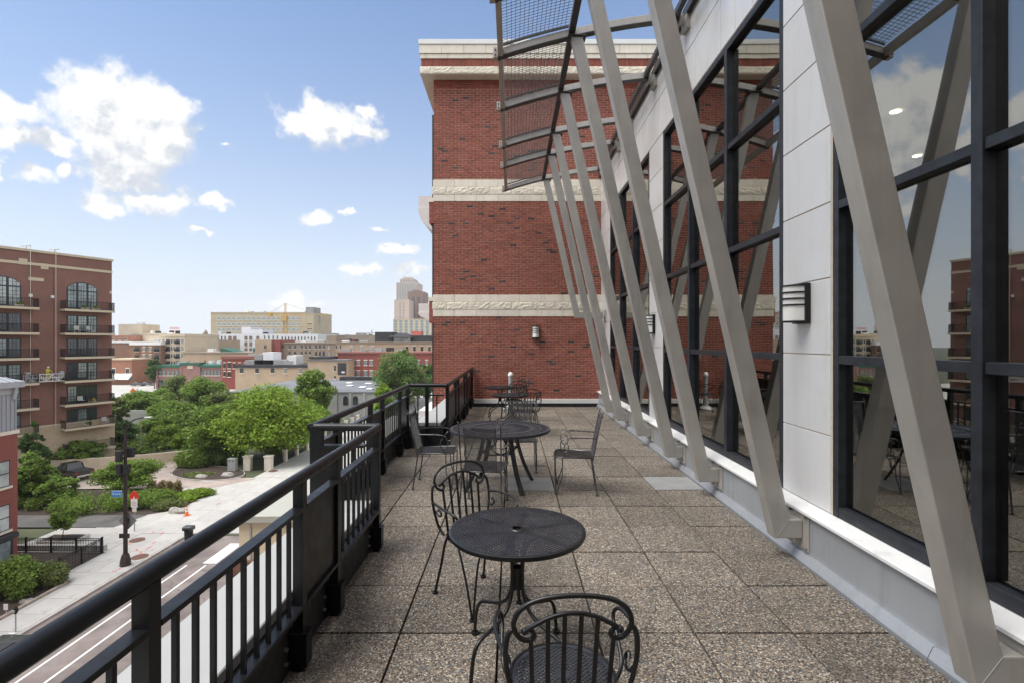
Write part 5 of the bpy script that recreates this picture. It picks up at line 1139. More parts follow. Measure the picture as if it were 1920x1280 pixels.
def apt_window(u0, u1, zb, zt, arch, glass):
    w = FB(); zs = zt
    if arch: w.prism([(p[0], p[1]) for p in arch_pts(u0, u1, zb, zt, arch)], 'y', .002, .05)
    else: w.box(u0, u1, .002, .05, zb, zt)
    win = part('window', w, M['frame'], ap); n = 3; wd = (u1 - u0) / n
    for i in range(n):
        a, b = u0 + wd * i + .13, u0 + wd * (i + 1) - .13; gl = glass[i % len(glass)]
        part('pane', FB().box(a, b, .051, .062, zb + (.30 if i else .1), zt - .12), M[gl], win)
        mu = FB()
        for q in (1 / 3, 2 / 3): mu.box(a + (b - a) * q - .022, a + (b - a) * q + .022, .0625, .078, zb + .3, zt - .12)
        nz = 5 if not arch else 5
        for k in range(1, nz): z = zb + .1 + (zt - zb - .22) * k / nz; mu.box(a, b, .0625, .0775, z - .02, z + .02)
        part('glazing_bar', mu, M['frame'], win)
        if arch:
            c = (u0 + u1) / 2; h = (u1 - u0) / 2; top = [(x, zt + .12 + (arch - .25) * math.sqrt(max(0, 1 - ((x - c) / (h - .05)) ** 2))) for x in [a + (b - a) * j / 6 for j in range(7)]]
            part('pane', FB().prism([(a, zt + .05), (b, zt + .05)] + top[::-1], 'y', .051, .062), M[gl], win); m2 = FB()
            for q in (1 / 3, 2 / 3): x = a + (b - a) * q; m2.box(x - .022, x + .022, .0625, .078, zt + .06, zt + .1 + (arch - .25) * math.sqrt(max(0, 1 - ((x - c) / (h - .05)) ** 2)))
            m2.box(a, b, .0625, .0775, zt + .52, zt + .56); part('glazing_bar', m2, M['frame'], win)
def apt_balcony(u0, u1, z, dp=1.5):
    s = part('balcony', FB().box(u0, u1, .003, dp, z - .22, z), M['b_cream'], ap); q = FB(); h = 1.07
    part('balcony_fascia', FB().box(u0 - .03, u1 + .03, dp + .001, dp + .03, z - .26, z + .02), M['b_cream'], s)
    for zz in (.08, h): q.box(u0 + .03, u1 - .03, dp - .06, dp - .02, z + zz - .025, z + zz + .025); q.box(u0 + .03, u0 + .07, .08, dp - .061, z + zz - .024, z + zz + .024); q.box(u1 - .07, u1 - .03, .08, dp - .061, z + zz - .024, z + zz + .024)
    n = int((u1 - u0) / .125)
    for i in range(n + 1): u = u0 + .05 + (u1 - u0 - .1) * i / n; q.box(u - .012, u + .012, dp - .052, dp - .028, z + .1, z + h)
    for i in range(12):
        for u in (u0 + .05, u1 - .05): yv = .1 + (dp - .16) * i / 12; q.box(u - .012, u + .012, yv - .012, yv + .012, z + .1, z + h)
    for u in (u0 + .05, (u0 + u1) / 2, u1 - .05): q.box(u - .035, u + .035, dp - .075, dp - .005, z, z + h + .04)
    part('railing', q, M['black'], s)
GL = [['glassmid', 'glassmid', 'glassmid'], ['glassmid', 'glasspale', 'glassmid'], ['glassfar', 'glassfar', 'glassfar'], ['glasspale', 'glasspale', 'glassfar'], ['glassfar', 'glassfar', 'glasspale'], ['glassfar', 'glassmid', 'glassfar'], ['glassmid', 'glassmid', 'glasspale']]
for k, z in enumerate(slz[:6]):
    for u0, u1, b0, b1, sh in ((1.75, 5.1, .35, 5.85, 0), (9.65, 13.4, 8.45, 14.2, 1)):
        apt_window(u0, u1, z + .02, z + (2.35 if k else 2.55), 1.15 if k == 0 else 0, GL[(k + sh * 3) % 7]); apt_balcony(b0, b1, z)
apt_window(1.0, 5.9, slz[6] + .1, slz[6] + 2.7, 0, ['glasspale', 'glassmid', 'glasspale']); apt_balcony(.3, 5.7, slz[6], 1.6)
part('vent', FB().box(7.6, 8.1, .251, .29, -10.4, -9.9), M['tyre'], ap); part('basement_window', FB().box(10.6, 12.0, .251, .29, -13.8, -11.6), M['frame'], ap)
for u in (6.45, 8.6): 
    f = part('wall_lamp', FB().box(u, u + .32, .001, .2, 7.3, 7.65), M['white'], ap)
for k, (u, z, lab) in enumerate(((2.4, slz[0], 'flower trough on the top right balcony'), (3.6, slz[0], 'flower trough nearer the middle of the top right balcony'), (10.2, slz[0], 'flower trough on the top left balcony'), (2.8, slz[4], 'flower trough on the fifth balcony of the right stack'), (3.2, slz[5], 'flower trough on the sixth balcony of the right stack'))):
    t = thing('flower_trough', lab, 'flower trough', C0 + dU * u + nO * 1.2 + Vector((0, 0, z)), 'flower troughs on the apartment balconies'); part('trough', FB().box(u - .4, u + .4, 1.05, 1.35, z + .02, z + .28), M['stone'], t)
    p = C0 + dU * u + nO * 1.2; link(bpy.data.objects.new('flowers', leaf_mesh('flowers', [(p.x, p.y, z + .42, .35, .35, .22)], 160, .12, M['leaf_mid' if k != 3 else 'leaf_yellow'], 90 + k)), t)
for k, (u, z, lab) in enumerate(((4.3, slz[1], 'white patio chair on the second balcony of the right stack'), (2.9, slz[1], 'white patio chair at the right of the second balcony'), (3.9, slz[4], 'dark lounge chair with white cushion on the fifth balcony'), (1.2, slz[5], 'pale patio chair at the right end of the sixth balcony'))):
    t = thing('patio_chair', lab, 'chair', C0 + dU * u + nO * .9 + Vector((0, 0, z)), 'patio chairs on the apartment balconies'); m = M['white'] if k != 2 else M['tyre']
    part('seat', FB().box(u - .28, u + .28, .6, 1.1, z + .40, z + .46), M['white'], t); part('backrest', FB().box(u - .28, u + .28, .52, .58, z + .46, z + .95), M['white'], t)
    for a in (-.25, .25):
        for c in (.62, 1.06): part('leg', FB().box(u + a - .02, u + a + .02, c - .02, c + .02, z, z + .399), m, t)
# suspended work platform
u0, u1, zp = 5.75, 9.6, -3.2
pf = thing('suspended_platform', 'white suspended work platform hung on ropes against the maroon block', 'work platform', C0 + dU * 7.7 + nO * .9 + Vector((0, 0, zp)))
part('deck', FB().box(u0, u1, .5, 1.25, zp, zp + .08), M['white'], pf); tr = FB()
for yv in (.52, 1.23):
    for zz in (.5, .95): tr.bar((u0, yv, zp + zz), (u1, yv, zp + zz), .06, .06)
    for i in range(7):
        a = u0 + (u1 - u0) * i / 6; tr.bar((a, yv, zp + .08), (a, yv, zp + .95), .05, .05)
        if i < 6: tr.bar((a, yv, zp + (.08 if i % 2 else .93)), (a + (u1 - u0) / 6, yv, zp + (.93 if i % 2 else .08)), .05, .05)
part('guard_rail', tr, M['white'], pf)
for u in (u0 + .25, u1 - .25): part('hoist', FB().box(u - .2, u + .2, .55, 1.1, zp + .5, zp + 1.25), M['grey'], pf)
for u in (6.5, 9.0): part('rope', FB().box(u - .02, u + .02, .70, .74, zp + .9, TOP + .3), M['stone'], pf); part('tail_rope', FB().box(u - .015, u + .015, .66, .69, -9.2, zp), M['stone'], pf)
for u, lab in ((6.2, 'right roof outrigger of the work platform on the parapet'), (9.0, 'left roof outrigger of the work platform on the parapet')):
    t = thing('roof_outrigger', lab, 'roof rig', C0 + dU * u + Vector((0, 0, TOP)), 'roof outriggers'); part('beam', FB().bar((u, -2, TOP + .5), (u, .75, TOP + .35), .1, .1), M['grey'], t); part('stand', FB().bar((u, -.6, TOP), (u, -.2, TOP + .45), .08, .08), M['grey'], t)
def person(label, base, s=1.0):
    t = thing('person', label, 'person', base); J = {'pel': (0, 0, .95), 'che': (.03, 0, 1.30), 'nek': (.05, 0, 1.50), 'hed': (.09, 0, 1.64), 'crn': (.10, 0, 1.74), 'ls': (.03, .2, 1.42), 'le': (.22, .27, 1.18), 'lh': (.45, .2, 1.12), 'rs': (.03, -.2, 1.42), 're': (.15, -.3, 1.16), 'rh': (.40, -.25, 1.05), 'lp': (0, .1, .9), 'lk': (.06, .11, .5), 'la': (0, .12, .08), 'lf': (.2, .12, .04), 'rp': (0, -.1, .9), 'rk': (.05, -.11, .5), 'ra': (0, -.12, .08), 'rf': (.2, -.12, .04)}
    E = [('pel', 'che'), ('che', 'nek'), ('nek', 'hed'), ('hed', 'crn'), ('che', 'ls'), ('ls', 'le'), ('le', 'lh'), ('che', 'rs'), ('rs', 're'), ('re', 'rh'), ('pel', 'lp'), ('lp', 'lk'), ('lk', 'la'), ('la', 'lf'), ('pel', 'rp'), ('rp', 'rk'), ('rk', 'ra'), ('ra', 'rf')]
    rad = dict(pel=.15, che=.16, nek=.06, hed=.10, crn=.07, ls=.075, le=.05, lh=.04, rs=.075, re=.05, rh=.04, lp=.10, lk=.065, la=.05, lf=.04, rp=.10, rk=.065, ra=.05, rf=.04); N = list(J)
    me = bpy.data.meshes.new('body'); me.from_pydata([Vector(J[k]) * s + Vector(base) for k in N], [(N.index(a), N.index(b)) for a, b in E], []); o = bpy.data.objects.new('body', me); link(o, t); o.modifiers.new('skin', 'SKIN')
    for i, k in enumerate(N): me.skin_vertices[0].data[i].radius = (rad[k] * s, rad[k] * s)
    me.skin_vertices[0].data[0].use_root = True; me.materials.append(M['hivis']); sb = o.modifiers.new('sub', 'SUBSURF'); sb.levels = 1; sb.render_levels = 1
    b = Vector(base); part('helmet', MB().lathe(b + Vector((.09, 0, 1.66)) * s, [(.14, 0), (.13, .06), (.08, .13), (.01, .15)], 12), M['white'], t, 40)
    return t
wp_ = C0 + dU * 7.4 + nO * .85 + Vector((0, 0, zp + .08)); person('worker in yellow hi-vis top and white helmet standing on the suspended platform', tuple(wp_))
# ------------------------------------------------------------------ brick house at the left edge
HX, HY = -36.9, 38.0
nh = thing('brick_house', 'red brick corner building with grey ribbed upper storey at the left edge', 'building', (-45, 30, GZ))
part('wall', MB().box(-58, HX, 12, HY, GZ, -5.0), M['b_near'], nh, uv=True); part('upper_wall', MB().box(-57.9, HX - .05, 12, HY - .05, -4.75, -1.6), M['siding'], nh); part('string_course', MB().box(-58.1, HX + .08, 11.9, HY + .08, -4.999, -4.751), M['stone'], nh)
me_rib = MB().box(-.0, .05, -.05, .05, -4.74, -2.1).mesh('siding_rib', M['siding'])
for k in range(44): inst('siding_rib', me_rib, nh, (HX - .049, HY - .12 - k * .32, 0))
part('frieze', MB().box(-58, HX + .02, 12, HY + .02, -2.05, -1.599), M['trimgrey'], nh); part('eave', MB().box(-58.5, HX + .3, 11, HY + .3, -1.598, -1.15), M['trimgrey'], nh, bevel=.03)
for yv in (HY - .3, HY - 4.3, HY - 8.3): part('bracket', MB().prism([(HX + .021, -2.5), (HX + .08, -2.45), (HX + .26, -1.6), (HX + .021, -1.6)], 'y', yv - .12, yv + .12), M['trimgrey'], nh)
rf = MB(); rf.add([(-58.5, 11, -1.149), (HX + .3, 11, -1.149), (HX + .3, HY + .3, -1.149), (-58.5, HY + .3, -1.149), (-47, 14, 2.6), (-47, 30, 2.6)], [(0, 1, 4), (1, 2, 5, 4), (2, 3, 5), (3, 0, 4, 5)]); part('roof', rf, M['siding'], nh)
seam = MB()
for k in range(40):
    yv = HY + .1 - k * .5; s_ = min(1, max(0, (HY + .3 - yv) / 8.3)); seam.bar((HX + .29, yv, -1.13), (HX + .29 - 10.3 * min(s_, 1), yv, -1.13 + 3.72 * min(s_, 1)), .06, .08) if s_ > .06 else None
part('roof_seam', seam, M['siding'], nh)['kind'] = 'stuff'
for zc_ in (-7.8, -11.0):
    for yv in (36.75, 33.0, 29.2, 25.4):
        w = part('window', MB().box(HX + .001, HX + .05, yv - .62, yv + .62, zc_ - .95, zc_ + .95), M['frame'], nh)
        for a, b in ((zc_ - .88, zc_ - .04), (zc_ + .04, zc_ + .88)): part('pane', MB().box(HX + .051, HX + .06, yv - .54, yv + .54, a, b), M['glasspale'], w)
        part('sill', MB().box(HX + .001, HX + .14, yv - .75, yv + .75, zc_ - 1.12, zc_ - .955), M['stone'], w); part('lintel', MB().box(HX + .001, HX + .03, yv - .75, yv + .75, zc_ + .955, zc_ + 1.2), M['b_near'], w, uv=True)
dr_ = part('door', MB().box(HX + .001, HX + .25, 35.6, 37.4, GZ + .1, -12.55), M['frame'], nh); part('canopy', MB().box(HX + .001, HX + .5, 35.4, 37.6, -12.54, -12.2), M['frame'], dr_); part('pane', MB().box(HX + .251, HX + .26, 35.8, 37.2, GZ + .4, -12.7), M['glassmid'], dr_)
# ------------------------------------------------------------------ the city beyond
WM = {}
def win_mesh(w, h, gl, fr, style):
    key = (round(w, 2), round(h, 2), gl, fr, style)
    if key not in WM:
        m = MB(); f = .12 * w
        m.box(-w / 2, w / 2, -.10, .0, 0, h, 0); m.box(-w / 2 + f * .6, -.02 * w, -.115, -.101, f, h - f * .6, 1); m.box(.02 * w, w / 2 - f * .6, -.115, -.101, f, h - f * .6, 1)
        m.box(-w / 2 - .12, w / 2 + .12, -.22, 0, -.22, -.001, 2)
        if style == 'lintel': m.box(-w / 2 - .1, w / 2 + .1, -.14, 0, h + .001, h + .25, 2)
        if style == 'rail': m.box(-w / 2 - .15, w / 2 + .15, -.5, -.45, .05, 1.0, 3)
        WM[key] = m.mesh('window', [M[fr], M[gl], M['stone'], M['black']])
    return WM[key]
def block(name, label, px0, px1, yt, Y, dp, wall, grids=(), cap=None, capm='b_cream', uv=True, stuff=False, parent=None, yb=None, cat='building', roof='roofgrey'):
    x0, x1 = (px0 - 960) / 955 * Y, (px1 - 960) / 955 * Y; zt = 1.8 - (yt - 640) * Y / 955; zb = GZ if yb is None else 1.8 - (yb - 640) * Y / 955
    t = parent or thing(name, label, cat, ((x0 + x1) / 2, Y, zb))
    part('wall', MB().box(x0, x1, Y, Y + dp, zb, zt), M[wall], t, uv=uv); part('roof', MB().box(x0 + .3, x1 - .3, Y + .3, Y + dp - .3, zt - .3, zt + .03), M[roof], t)
    if cap: part('cornice', MB().box(x0 - .25, x1 + .25, Y - .3, Y + dp + .2, zt - cap, zt + .05), M[capm], t)
    st = MB() if stuff else None; rr = random.Random(int(px0 * 7 + yt))
    if x1 - x0 > 9 and Y < 500:
        for i in range(min(9, int((x1 - x0) / 5))):
            cx, cy = rr.uniform(x0 + 2, x1 - 2), rr.uniform(Y + 2, Y + min(dp, 14) - 2); w, h = rr.uniform(.5, 1.7), rr.uniform(.5, 1.5)
            ru = MB().box(cx - w, cx + w, cy - .8, cy + .8, zt + .031, zt + .03 + h)
            if i % 3 == 0: ru.cyl((cx + w + .6, cy), .18, zt + .031, zt + 1.4, 8)
            part('rooftop_unit', ru, M[rr.choice(('grey', 'b_greystone', 'white', 'roofdark'))], t)
    for g in grids:
        u0, u1, n, ya, ybm, wpx = g[:6]; gl = g[6] if len(g) > 6 else 'glassfar'; fr = g[7] if len(g) > 7 else 'frame'; style = g[8] if len(g) > 8 else ''
        rows = ya if isinstance(ya, list) else [(ya, ybm)]
        for (r0, r1) in rows:
            z0, z1 = 1.8 - (r1 - 640) * Y / 955, 1.8 - (r0 - 640) * Y / 955; w = wpx * Y / 955
            for i in range(n):
                px = u0 + (u1 - u0) * (i / (n - 1) if n > 1 else 0); x = (px - 960) / 955 * Y
                if stuff: st.box(x - w / 2, x + w / 2, Y - .06, Y + .0, z0, z1); st.box(x - w / 2 - .1, x + w / 2 + .1, Y - .25, Y - .061, z0 - .3, z0 - .05)
                else: inst('window', win_mesh(w, z1 - z0, gl, fr, style), t, (x, Y - .002, z0))
    if stuff and st.v: part('windows', st, M[grids[0][6] if len(grids[0]) > 6 else 'glassfar'], t)['kind'] = 'stuff'
    return t
def rows(y0, step, n, h): return [(y0 + step * i, y0 + step * i + h) for i in range(n)]
t = block('brick_shop', 'two storey orange brick shop with teal awnings beside the maroon block', 206, 247, 672, 195, 14, 'b_orange', [(213, 239, 2, 690, 700, 7, 'glassfar', 'white', 'lintel')], cap=.5)
for px in (216, 236):
    a = at(px, 704, 195); part('awning', MB().prism([(193.0, a.z - 1.3), (194.99, a.z), (194.99, a.z - 1.3)], 'x', a.x - 2.3, a.x + 2.3), M['teal'], t); part('awning_top', MB().prism([(193.0, a.z - 1.25), (194.99, a.z + .1), (194.99, a.z + .9), (193.4, a.z - .6)], 'x', a.x - 2.4, a.x + 2.4), M['white'], t)
t = block('brown_brick_block', 'plain brown brick side block with a white cornice above the orange shop', 206, 245, 640, 212, 20, 'b_brown', cap=.6, capm='white'); block('', '', 206, 248, 629, 226, 14, 'b_orange', [(213, 237, 3, 633, 638, 4, 'glassfar', 'white')], parent=t)
t = block('brown_apartments', 'brown brick apartment house with dark balcony windows and white cornice band', 244, 301, 641, 205, 24, 'b_brown', [(257, 257, 1, rows(650, 15.2, 5, 8.5), 0, 8.5, 'glassfar', 'frame', 'rail'), (270, 282, 2, rows(650.5, 14, 5, 7.5), 0, 5.6, 'glassmid', 'frame', 'lintel'), (294, 294, 1, rows(650, 14.5, 4, 9), 0, 8, 'glassfar', 'frame', 'rail')], cap=1.2, capm='white')
t = block('cream_apartments', 'cream five storey apartment house with a roof sign', 300.5, 346, 626, 208, 24, 'b_cream', [(306, 341.5, 2, rows(636, 13.4, 5, 7.5), 0, 4, 'glassmid', 'frame'), (315, 333, 2, rows(636, 13.4, 5, 9), 0, 7.5, 'glassfar', 'frame', 'rail'), (322, 326.5, 2, rows(636.5, 13.4, 5, 7), 0, 2.2)], cap=1.0)
a = at(327, 624, 212); s = thing('roof_sign', 'dark roof sign with red lettering strip above the cream apartments', 'sign', a); part('board', MB().box(a.x - 2.2, a.x + 2.2, a.y, a.y + .2, a.z - .6, a.z + .9), M['bronze'], s); part('red_strip', MB().box(a.x - 1.9, a.x + 2.0, a.y - .05, a.y + .05, a.z + 1.5, a.z + 1.6).box(a.x - 1.9, a.x + 2.0, a.y - .05, a.y + .05, a.z + 2.2, a.z + 2.3), M['redpaint'], s)
for k in range(8): part('letter_stroke', MB().box(a.x - 1.8 + k * .5, a.x - 1.62 + k * .5, a.y - .05, a.y + .05, a.z + 1.62, a.z + 2.18), M['redpaint'], s)
t = block('tan_rear_block', 'plain tan rendered block with a square penthouse behind the brown apartments', 246, 303, 625, 232, 20, 'tanwall', cap=.3); block('', '', 222, 266, 608, 238, 12, 'tanwall', parent=t, yb=645)
t = block('tan_loft', 'tan brick loft with a small round turret and conveyor left of the white block', 345, 398, 637, 236, 24, 'b_tan'); a = at(378, 637, 236); part('turret', MB().lathe((a.x, a.y + 3, a.z), [(.85, 0), (.85, 3.6), (.3, 4.6), (.05, 4.8)], 10), M['b_taupe'], t); part('conveyor', MB().bar((a.x - 5.5, a.y + 3, a.z + .3), (a.x - .8, a.y + 3, a.z + 3.0), .5, .4), M['grey'], t)
block('tan_brick_warehouse', 'long plain tan brick warehouse behind the pink brick shops', 343, 478, 660, 205, 20, 'b_tan', cap=.35, capm='b_taupe', roof='roofdark')
t = block('green_roof_monitor', 'sawtooth green metal roof monitors on the tan warehouse', 413, 416, 653, 208, 1, 'greenroof', yb=661, cat='roof monitor')
for p0, p1 in ((413, 441), (472, 500)): a, b_ = at(p0, 652, 206), at(p1, 661.5, 206); part('monitor', MB().prism([(a.x, a.z), (a.x, b_.z), (b_.x, b_.z), (b_.x, b_.z + .15)], 'y', 207, 215), M['greenroof'], t)
t = block('pink_brick_shops', 'low pink brick shop row with green metal cornice and a stone plaque', 293, 417, 684, 178, 18, 'b_pink', [(300, 332, 5, 694, 703, 5, 'glassmid', 'frame'), (346, 366, 4, 694, 703, 4.6, 'glassmid', 'frame'), (378, 411, 6, 694, 703, 4.6, 'glassmid', 'frame')], cap=.75, capm='greenroof')
block('', '', 339, 373, 680, 177.6, 2, 'b_pink', cap=.7, capm='greenroof', parent=t, yb=728); a = at(356, 687.5, 177.5); part('stone_plaque', MB().box(a.x - .95, a.x + .95, a.y - .02, a.y + .09, a.z - .55, a.z + .55), M['b_cream'], t)
for k in range(5): a = at(300 + k * 5, 720, 177.9); part('shopfront', MB().box(a.x - .42, a.x + .42, 177.88, 178.0, GZ + .1, GZ + 3), M['glassfar'], t)
for px in (293.7, 339, 373, 416): a = at(px, 700, 177.5); part('pilaster', MB().box(a.x - .35, a.x + .35, 177.45, 177.99, GZ, 1.8 - 47 * 178 / 955), M['b_pink'], t, uv=True)
block('red_brick_saloon', 'ornate red brick two storey building with corniced gable right of the pink shops', 416, 478, 667.5, 176, 16, 'b_red', [(421, 421, 1, [(680, 690), (696, 705)], 0, 3.6, 'glassfar', 'b_red', 'lintel'), (430, 430, 1, [(679, 690), (696, 706)], 0, 6.2, 'glassfar', 'b_red', 'lintel'), (439, 460, 3, [(680, 690)], 0, 4, 'glassfar', 'b_red', 'lintel')], cap=.9, capm='b_red')
t = block('tan_workshop', 'low tan brick workshop with black parapet and arched windows behind the grey roof', 441, 579, 684, 168, 16, 'b_tan', [(453, 511, 3, 689, 699, 7, 'glassfar', 'b_taupe', 'lintel'), (535, 564, 2, 690, 699, 5, 'glassmid', 'b_taupe', 'lintel')], cap=.8, capm='roofdark')
for p0, p1, y0, m in ((468, 548, 674, 'b_greystone'), (500, 520, 660, 'bldwhite'), (545, 562, 666, 'white'), (485, 501, 664, 'b_greystone')): a, b_ = at(p0, y0, 175), at(p1, 686, 175); part('rooftop_unit', MB().box(a.x, b_.x, 172, 178, b_.z, a.z), M[m], t)
t = block('billboard_building', 'tan brick building with a dark painted wall sign', 577, 651, 674, 163, 18, 'b_tan', [(628, 628, 1, [(685, 695), (704, 709)], 0, 2.6, 'glassfar', 'frame')], cap=.25, capm='roofgrey'); block('', '', 581, 616, 669, 163.5, 12, 'b_tan', parent=t, cap=.5, capm='roofdark')
a = at(641, 691, 162.9); part('wall_sign', MB().box(a.x - 1.35, a.x + 1.35, a.y - .06, a.y + .05, a.z - 1.9, a.z + 1.9), M['roofdark'], t); part('sign_mark', MB().box(a.x - .1, a.x + .9, a.y - .09, a.y - .061, a.z - 1.25, a.z - .8), M['white'], t)
block('red_brick_lofts', 'dark red brick lofts with paired sash windows behind the feathery tree', 633, 830, 660, 170, 18, 'b_red', [(662, 672, 2, [(675, 684), (694.5, 704)], 0, 6.2, 'glassmid', 'b_red', 'lintel'), (685.5, 696, 2, [(675, 684), (694.5, 704)], 0, 6.2, 'glassmid', 'b_red', 'lintel'), (722, 800, 6, [(675, 684)], 0, 5, 'glassmid', 'b_red', 'lintel')], cap=.5, capm='b_red')
t = block('tan_factory', 'long tan brick factory with a dark rooftop pavilion', 630, 830, 641, 200, 20, 'b_tan', [(659, 698, 3, 649, 658, 4.4, 'glassmid', 'bldwhite', 'lintel'), (763, 805, 4, 649, 658, 4, 'glassfar', 'frame', 'lintel'), (631, 638, 2, 647, 654, 2.2)], cap=.4, capm='b_taupe')
block('', '', 703, 737, 622.5, 203, 8, 'roofdark', parent=t, yb=642); block('', '', 738, 768, 632, 203, 8, 'glasspale', parent=t, yb=641); block('', '', 770, 812, 629, 206, 8, 'roofdark', parent=t, yb=641)
a = at(750, 631, 203); part('pavilion_roof', MB().add([(a.x - 4.6, 201, a.z - .2), (a.x + 4.6, 201, a.z - .2), (a.x + 4.6, 213, a.z - .2), (a.x - 4.6, 213, a.z - .2), (a.x - 1.6, 207, a.z + 1.5), (a.x + 1.6, 207, a.z + 1.5)], [(3, 2, 1, 0), (0, 1, 5, 4), (1, 2, 5), (2, 3, 4, 5), (3, 0, 4)]), M['roofdark'], t); block('', '', 772, 790, 621, 208, 5, 'redpaint', parent=t, yb=630)
t = block('taupe_brick_lofts', 'weathered taupe brick lofts with two rows of small windows', 524, 634, 642, 205, 20, 'b_taupe', [(530, 530, 1, 647, 654, 3.6), (543, 553, 2, [(647, 654), (659, 664)], 0, 3.4), (565.5, 581, 3, [(647, 654), (659, 664)], 0, 3.4), (592.5, 607, 3, [(647, 654), (659, 667)], 0, 3.4), (617, 617, 1, [(648, 653), (659, 667)], 0, 3.6, 'glasspale')], cap=.4, capm='b_taupe', roof='roofdark'); block('', '', 612, 630, 629, 206, 8, 'b_taupe', parent=t, yb=645)
block('tan_gable', 'tan brick gable with a single dark window beside a red party wall', 478, 508, 637, 202, 16, 'b_tan', [(497, 497, 1, 647, 654, 4)]); block('red_party_wall', 'red painted brick party wall between tan gable and taupe lofts', 507.5, 525, 637, 203, 14, 'b_red')
t = block('white_apartments', 'white wrapped new apartment block under construction', 387, 596, 626, 265, 30, 'bldwhite', [(398, 404, 2, rows(630, 11.2, 3, 7), 0, 1.8), (409, 422, 3, rows(630, 11.2, 3, 7), 0, 2), (431, 440, 2, rows(630, 11.2, 3, 7), 0, 6, 'b_brown'), (461, 470, 2, rows(630, 11.2, 3, 7), 0, 5.4, 'b_brown'), (483, 483, 1, rows(630, 11.2, 2, 6), 0, 5, 'b_brown'), (496, 520, 4, 629, 636, 1.8), (529, 590, 11, 631, 638, 1.8)], stuff=False, uv=True); block('', '', 453, 470, 613, 272, 12, 'bldwhite', parent=t, yb=628); block('', '', 462, 492, 618, 270, 12, 'bldwhite', parent=t, yb=628)
t = block('ochre_office', 'wide ochre office block with rows of square windows and a stair tower', 395, 588, 585.5, 400, 40, 'b_ochre', [(410, 559.5, 17, rows(594.5, 10.4, 4, 6.2), 0, 6.2, 'glassmid', 'bldwhite')], cap=.6); block('', '', 573, 588.5, 576, 399, 14, 'b_greystone', parent=t, yb=605); block('', '', 574, 588, 592, 398, 10, 'b_ochre', [(580.5, 580.5, 1, rows(606, 9, 3, 4), 0, 10, 'glassfar', 'b_ochre')], parent=t)
t = block('far_brick_mill', 'long low far brick mill on the skyline right of the crane', 594, 702, 628, 430, 30, 'b_taupe', [(600, 640, 12, 632, 636, 1.6)], stuff=True); block('', '', 622, 628, 625, 428, 10, 'b_taupe', parent=t); block('', '', 667, 684, 624, 432, 10, 'b_greystone', parent=t); block('', '', 626, 662, 636, 425, 6, 'b_red', parent=t)
t = block('hotel_slab', 'long pale hotel slab with grey window strips at the foot of the towers', 737, 815, 598, 800, 40, 'b_cream', [(741.5, 811, 8, rows(601, 5.2, 6, 3.6), 0, 5.2, 'glassmid')], stuff=True, cap=1.5)
block('pink_stone_tower', 'blank pink stone tower left of the brown tower', 739, 767, 562, 850, 40, 'b_pinkstone', [(750, 757, 2, rows(568, 6, 5, 4), 0, .9)], stuff=True)
t = block('brown_tower', 'brown brick residential tower with dark balcony stacks', 765, 796, 547, 900, 40, 'b_brown', [(775, 775, 1, rows(557, 3.6, 11, 2.4), 0, 5.5), (785, 785, 1, rows(557, 3.6, 11, 2.4), 0, 5.5), (794.5, 794.5, 1, rows(551, 3.6, 7, 2), 0, 2.5)], stuff=True); block('', '', 773, 785, 544, 905, 20, 'b_brown', parent=t)
t = block('stepped_white_tower', 'tall pale stepped tower with pointed crown, highest on the skyline', 743, 784, 530, 1000, 50, 'b_pinkstone', [(746, 782, 9, rows(532, 4.2, 15, 2.6), 0, 2.4, 'glassmid')], stuff=True); block('', '', 750, 777, 523, 1004, 40, 'b_pinkstone', [(752.5, 775, 6, rows(525, 4, 2, 2.5), 0, 2.2, 'glassmid')], parent=t, stuff=True); block('', '', 755, 773, 520.5, 1006, 30, 'b_pinkstone', parent=t)
for px in (758, 763, 768): a = at(px, 520, 1010); part('spire', MB().box(a.x - .4, a.x + .4, a.y, a.y + .8, a.z - 2, a.z + 3), M['b_pinkstone'], t)
block('white_block', 'plain pale block right of the brown tower, by the brick corner', 791, 816, 575, 900, 40, 'tanwall')
# low grey roofed building behind the trees
x0, x1 = at(425, 735, 105).x, at(704, 735, 105).x
lg = thing('low_grey_building', 'low grey walled building with a wide flat roof and skylights', 'building', ((x0 + x1) / 2, 105, GZ)); part('wall', MB().box(x0, x1, 105, 140, GZ, -8.7), M['b_greystone'], lg, uv=True); part('roof', MB().box(x0 - .2, x1 + .2, 104.8, 140.2, -8.699, -8.55), M['roofgrey'], lg)
for px, Y in ((622, 112), (655, 126), (656, 118), (680, 114), (691, 124), (694, 110)): a = at(px, 700, Y); part('skylight', MB().box(a.x - .75, a.x + .75, Y - .7, Y + .7, -8.549, -8.2), M['white'], lg, bevel=.12)
a = at(668, 712, 137); part('roof_upstand', MB().box(a.x - 4.2, a.x + 5, 136, 139, -8.549, -7.6), M['roofdark'], lg)
for px in (648, 666.5): 
    a = at(px, 750, 105); w = part('window', MB().prism(arch_pts(a.x - .48, a.x + .48, a.z - .9, a.z + .5, .42), 'y', 104.9, 104.999), M['frame'], lg); part('pane', MB().box(a.x - .38, a.x + .38, 104.88, 104.899, a.z - .8, a.z + .5), M['glassfar'], w)
for px in (630, 657, 683): a = at(px, 750, 105); part('pilaster', MB().box(a.x - .25, a.x + .25, 104.8, 104.999, GZ, -8.75), M['b_greystone'], lg, uv=True)
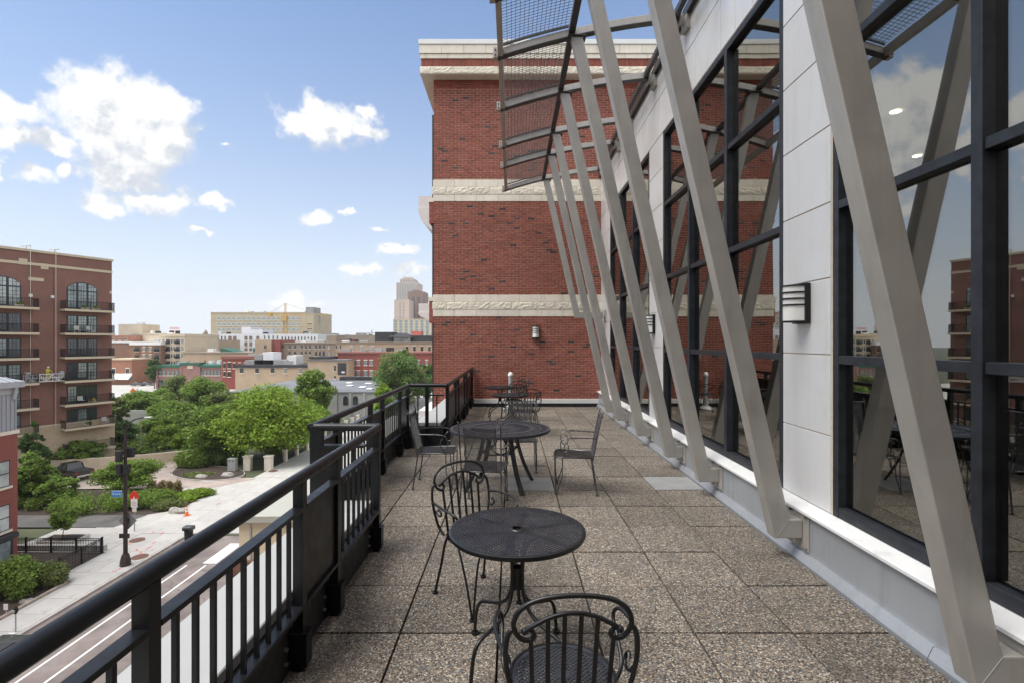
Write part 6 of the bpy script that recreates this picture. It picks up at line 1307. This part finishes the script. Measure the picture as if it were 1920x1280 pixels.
# tower crane
a = at(535, 628, 380); k = 380 / 955; cz = lambda y: 1.8 - (y - 640) * k
cr = thing('tower_crane', 'yellow tower crane with a long jib standing before the ochre office block', 'crane', (a.x, 380, GZ))
def truss(name, p, q, w, n, m):
    mb = MB(); p, q = Vector(p), Vector(q); d = (q - p); up = Vector((0, 0, 1)) if abs(d.normalized().z) < .7 else Vector((1, 0, 0)); s = d.cross(up).normalized() * w / 2; u = s.cross(d).normalized() * w / 2; C = [s + u, s - u, -s - u, -s + u]
    for c in C: mb.bar(p + c, q + c, w * .14, w * .14)
    for i in range(n):
        A, B_ = p + d * (i / n), p + d * ((i + 1) / n)
        for j in range(4): mb.bar(A + C[j], B_ + C[(j + 1) % 4], w * .08, w * .08)
    part(name, mb, m, cr)
truss('mast', (a.x, 380, GZ), (a.x, 380, cz(590)), 2.2, 20, M['yellow']); truss('tower_head', (a.x, 380, cz(590)), (a.x, 380, cz(569)), 1.0, 6, M['yellow']); truss('jib', (a.x, 380, cz(589)), (at(632, 600, 380).x, 362, cz(592.5)), 1.0, 26, M['yellow']); truss('counter_jib', (a.x, 380, cz(589)), (at(495, 600, 380).x, 387, cz(587)), 1.2, 10, M['yellow'])
part('cab', MB().box(a.x - 1.6, a.x + 1.8, 377, 380, cz(602), cz(594)), M['yellow'], cr); part('counterweight', MB().box(at(497, 600, 380).x, at(503, 600, 380).x, 384, 388, cz(592), cz(586)), M['yellow'], cr)
for p0, p1 in (((a.x, 380, cz(569)), (at(600, 600, 380).x, 369, cz(589.5))), ((a.x, 380, cz(569)), (at(500, 600, 380).x, 386, cz(586)))): part('stay', MB().bar(p0, p1, .18, .18), M['grey'], cr)
fc = thing('far_crane', 'tiny pale crane on the skyline left of the rooftop pavilion', 'crane', at(697, 640, 600)); a = at(697, 625, 600); part('mast', MB().box(a.x - .5, a.x + .5, 600, 601, -14, a.z + 4), M['grey'], fc); part('jib', MB().box(a.x - 6, a.x + 8, 600.2, 600.8, a.z, a.z + .8), M['grey'], fc)
# ------------------------------------------------------------------ air
hz_ = MB().box(-1450, 750, -320, 1450, GZ - 1.2, 112); hm = bpy.data.materials.new('thin_air'); hm.use_nodes = True; nt = hm.node_tree; nt.nodes.clear()
pv_ = nd(nt, 'ShaderNodeVolumePrincipled'); pv_.inputs['Color'].default_value = (.90, .94, 1, 1); pv_.inputs['Density'].default_value = .00018; o_ = nd(nt, 'ShaderNodeOutputMaterial'); nt.links.new(pv_.outputs[0], o_.inputs['Volume'])
tag(part('haze', hz_, hm), kind='stuff')
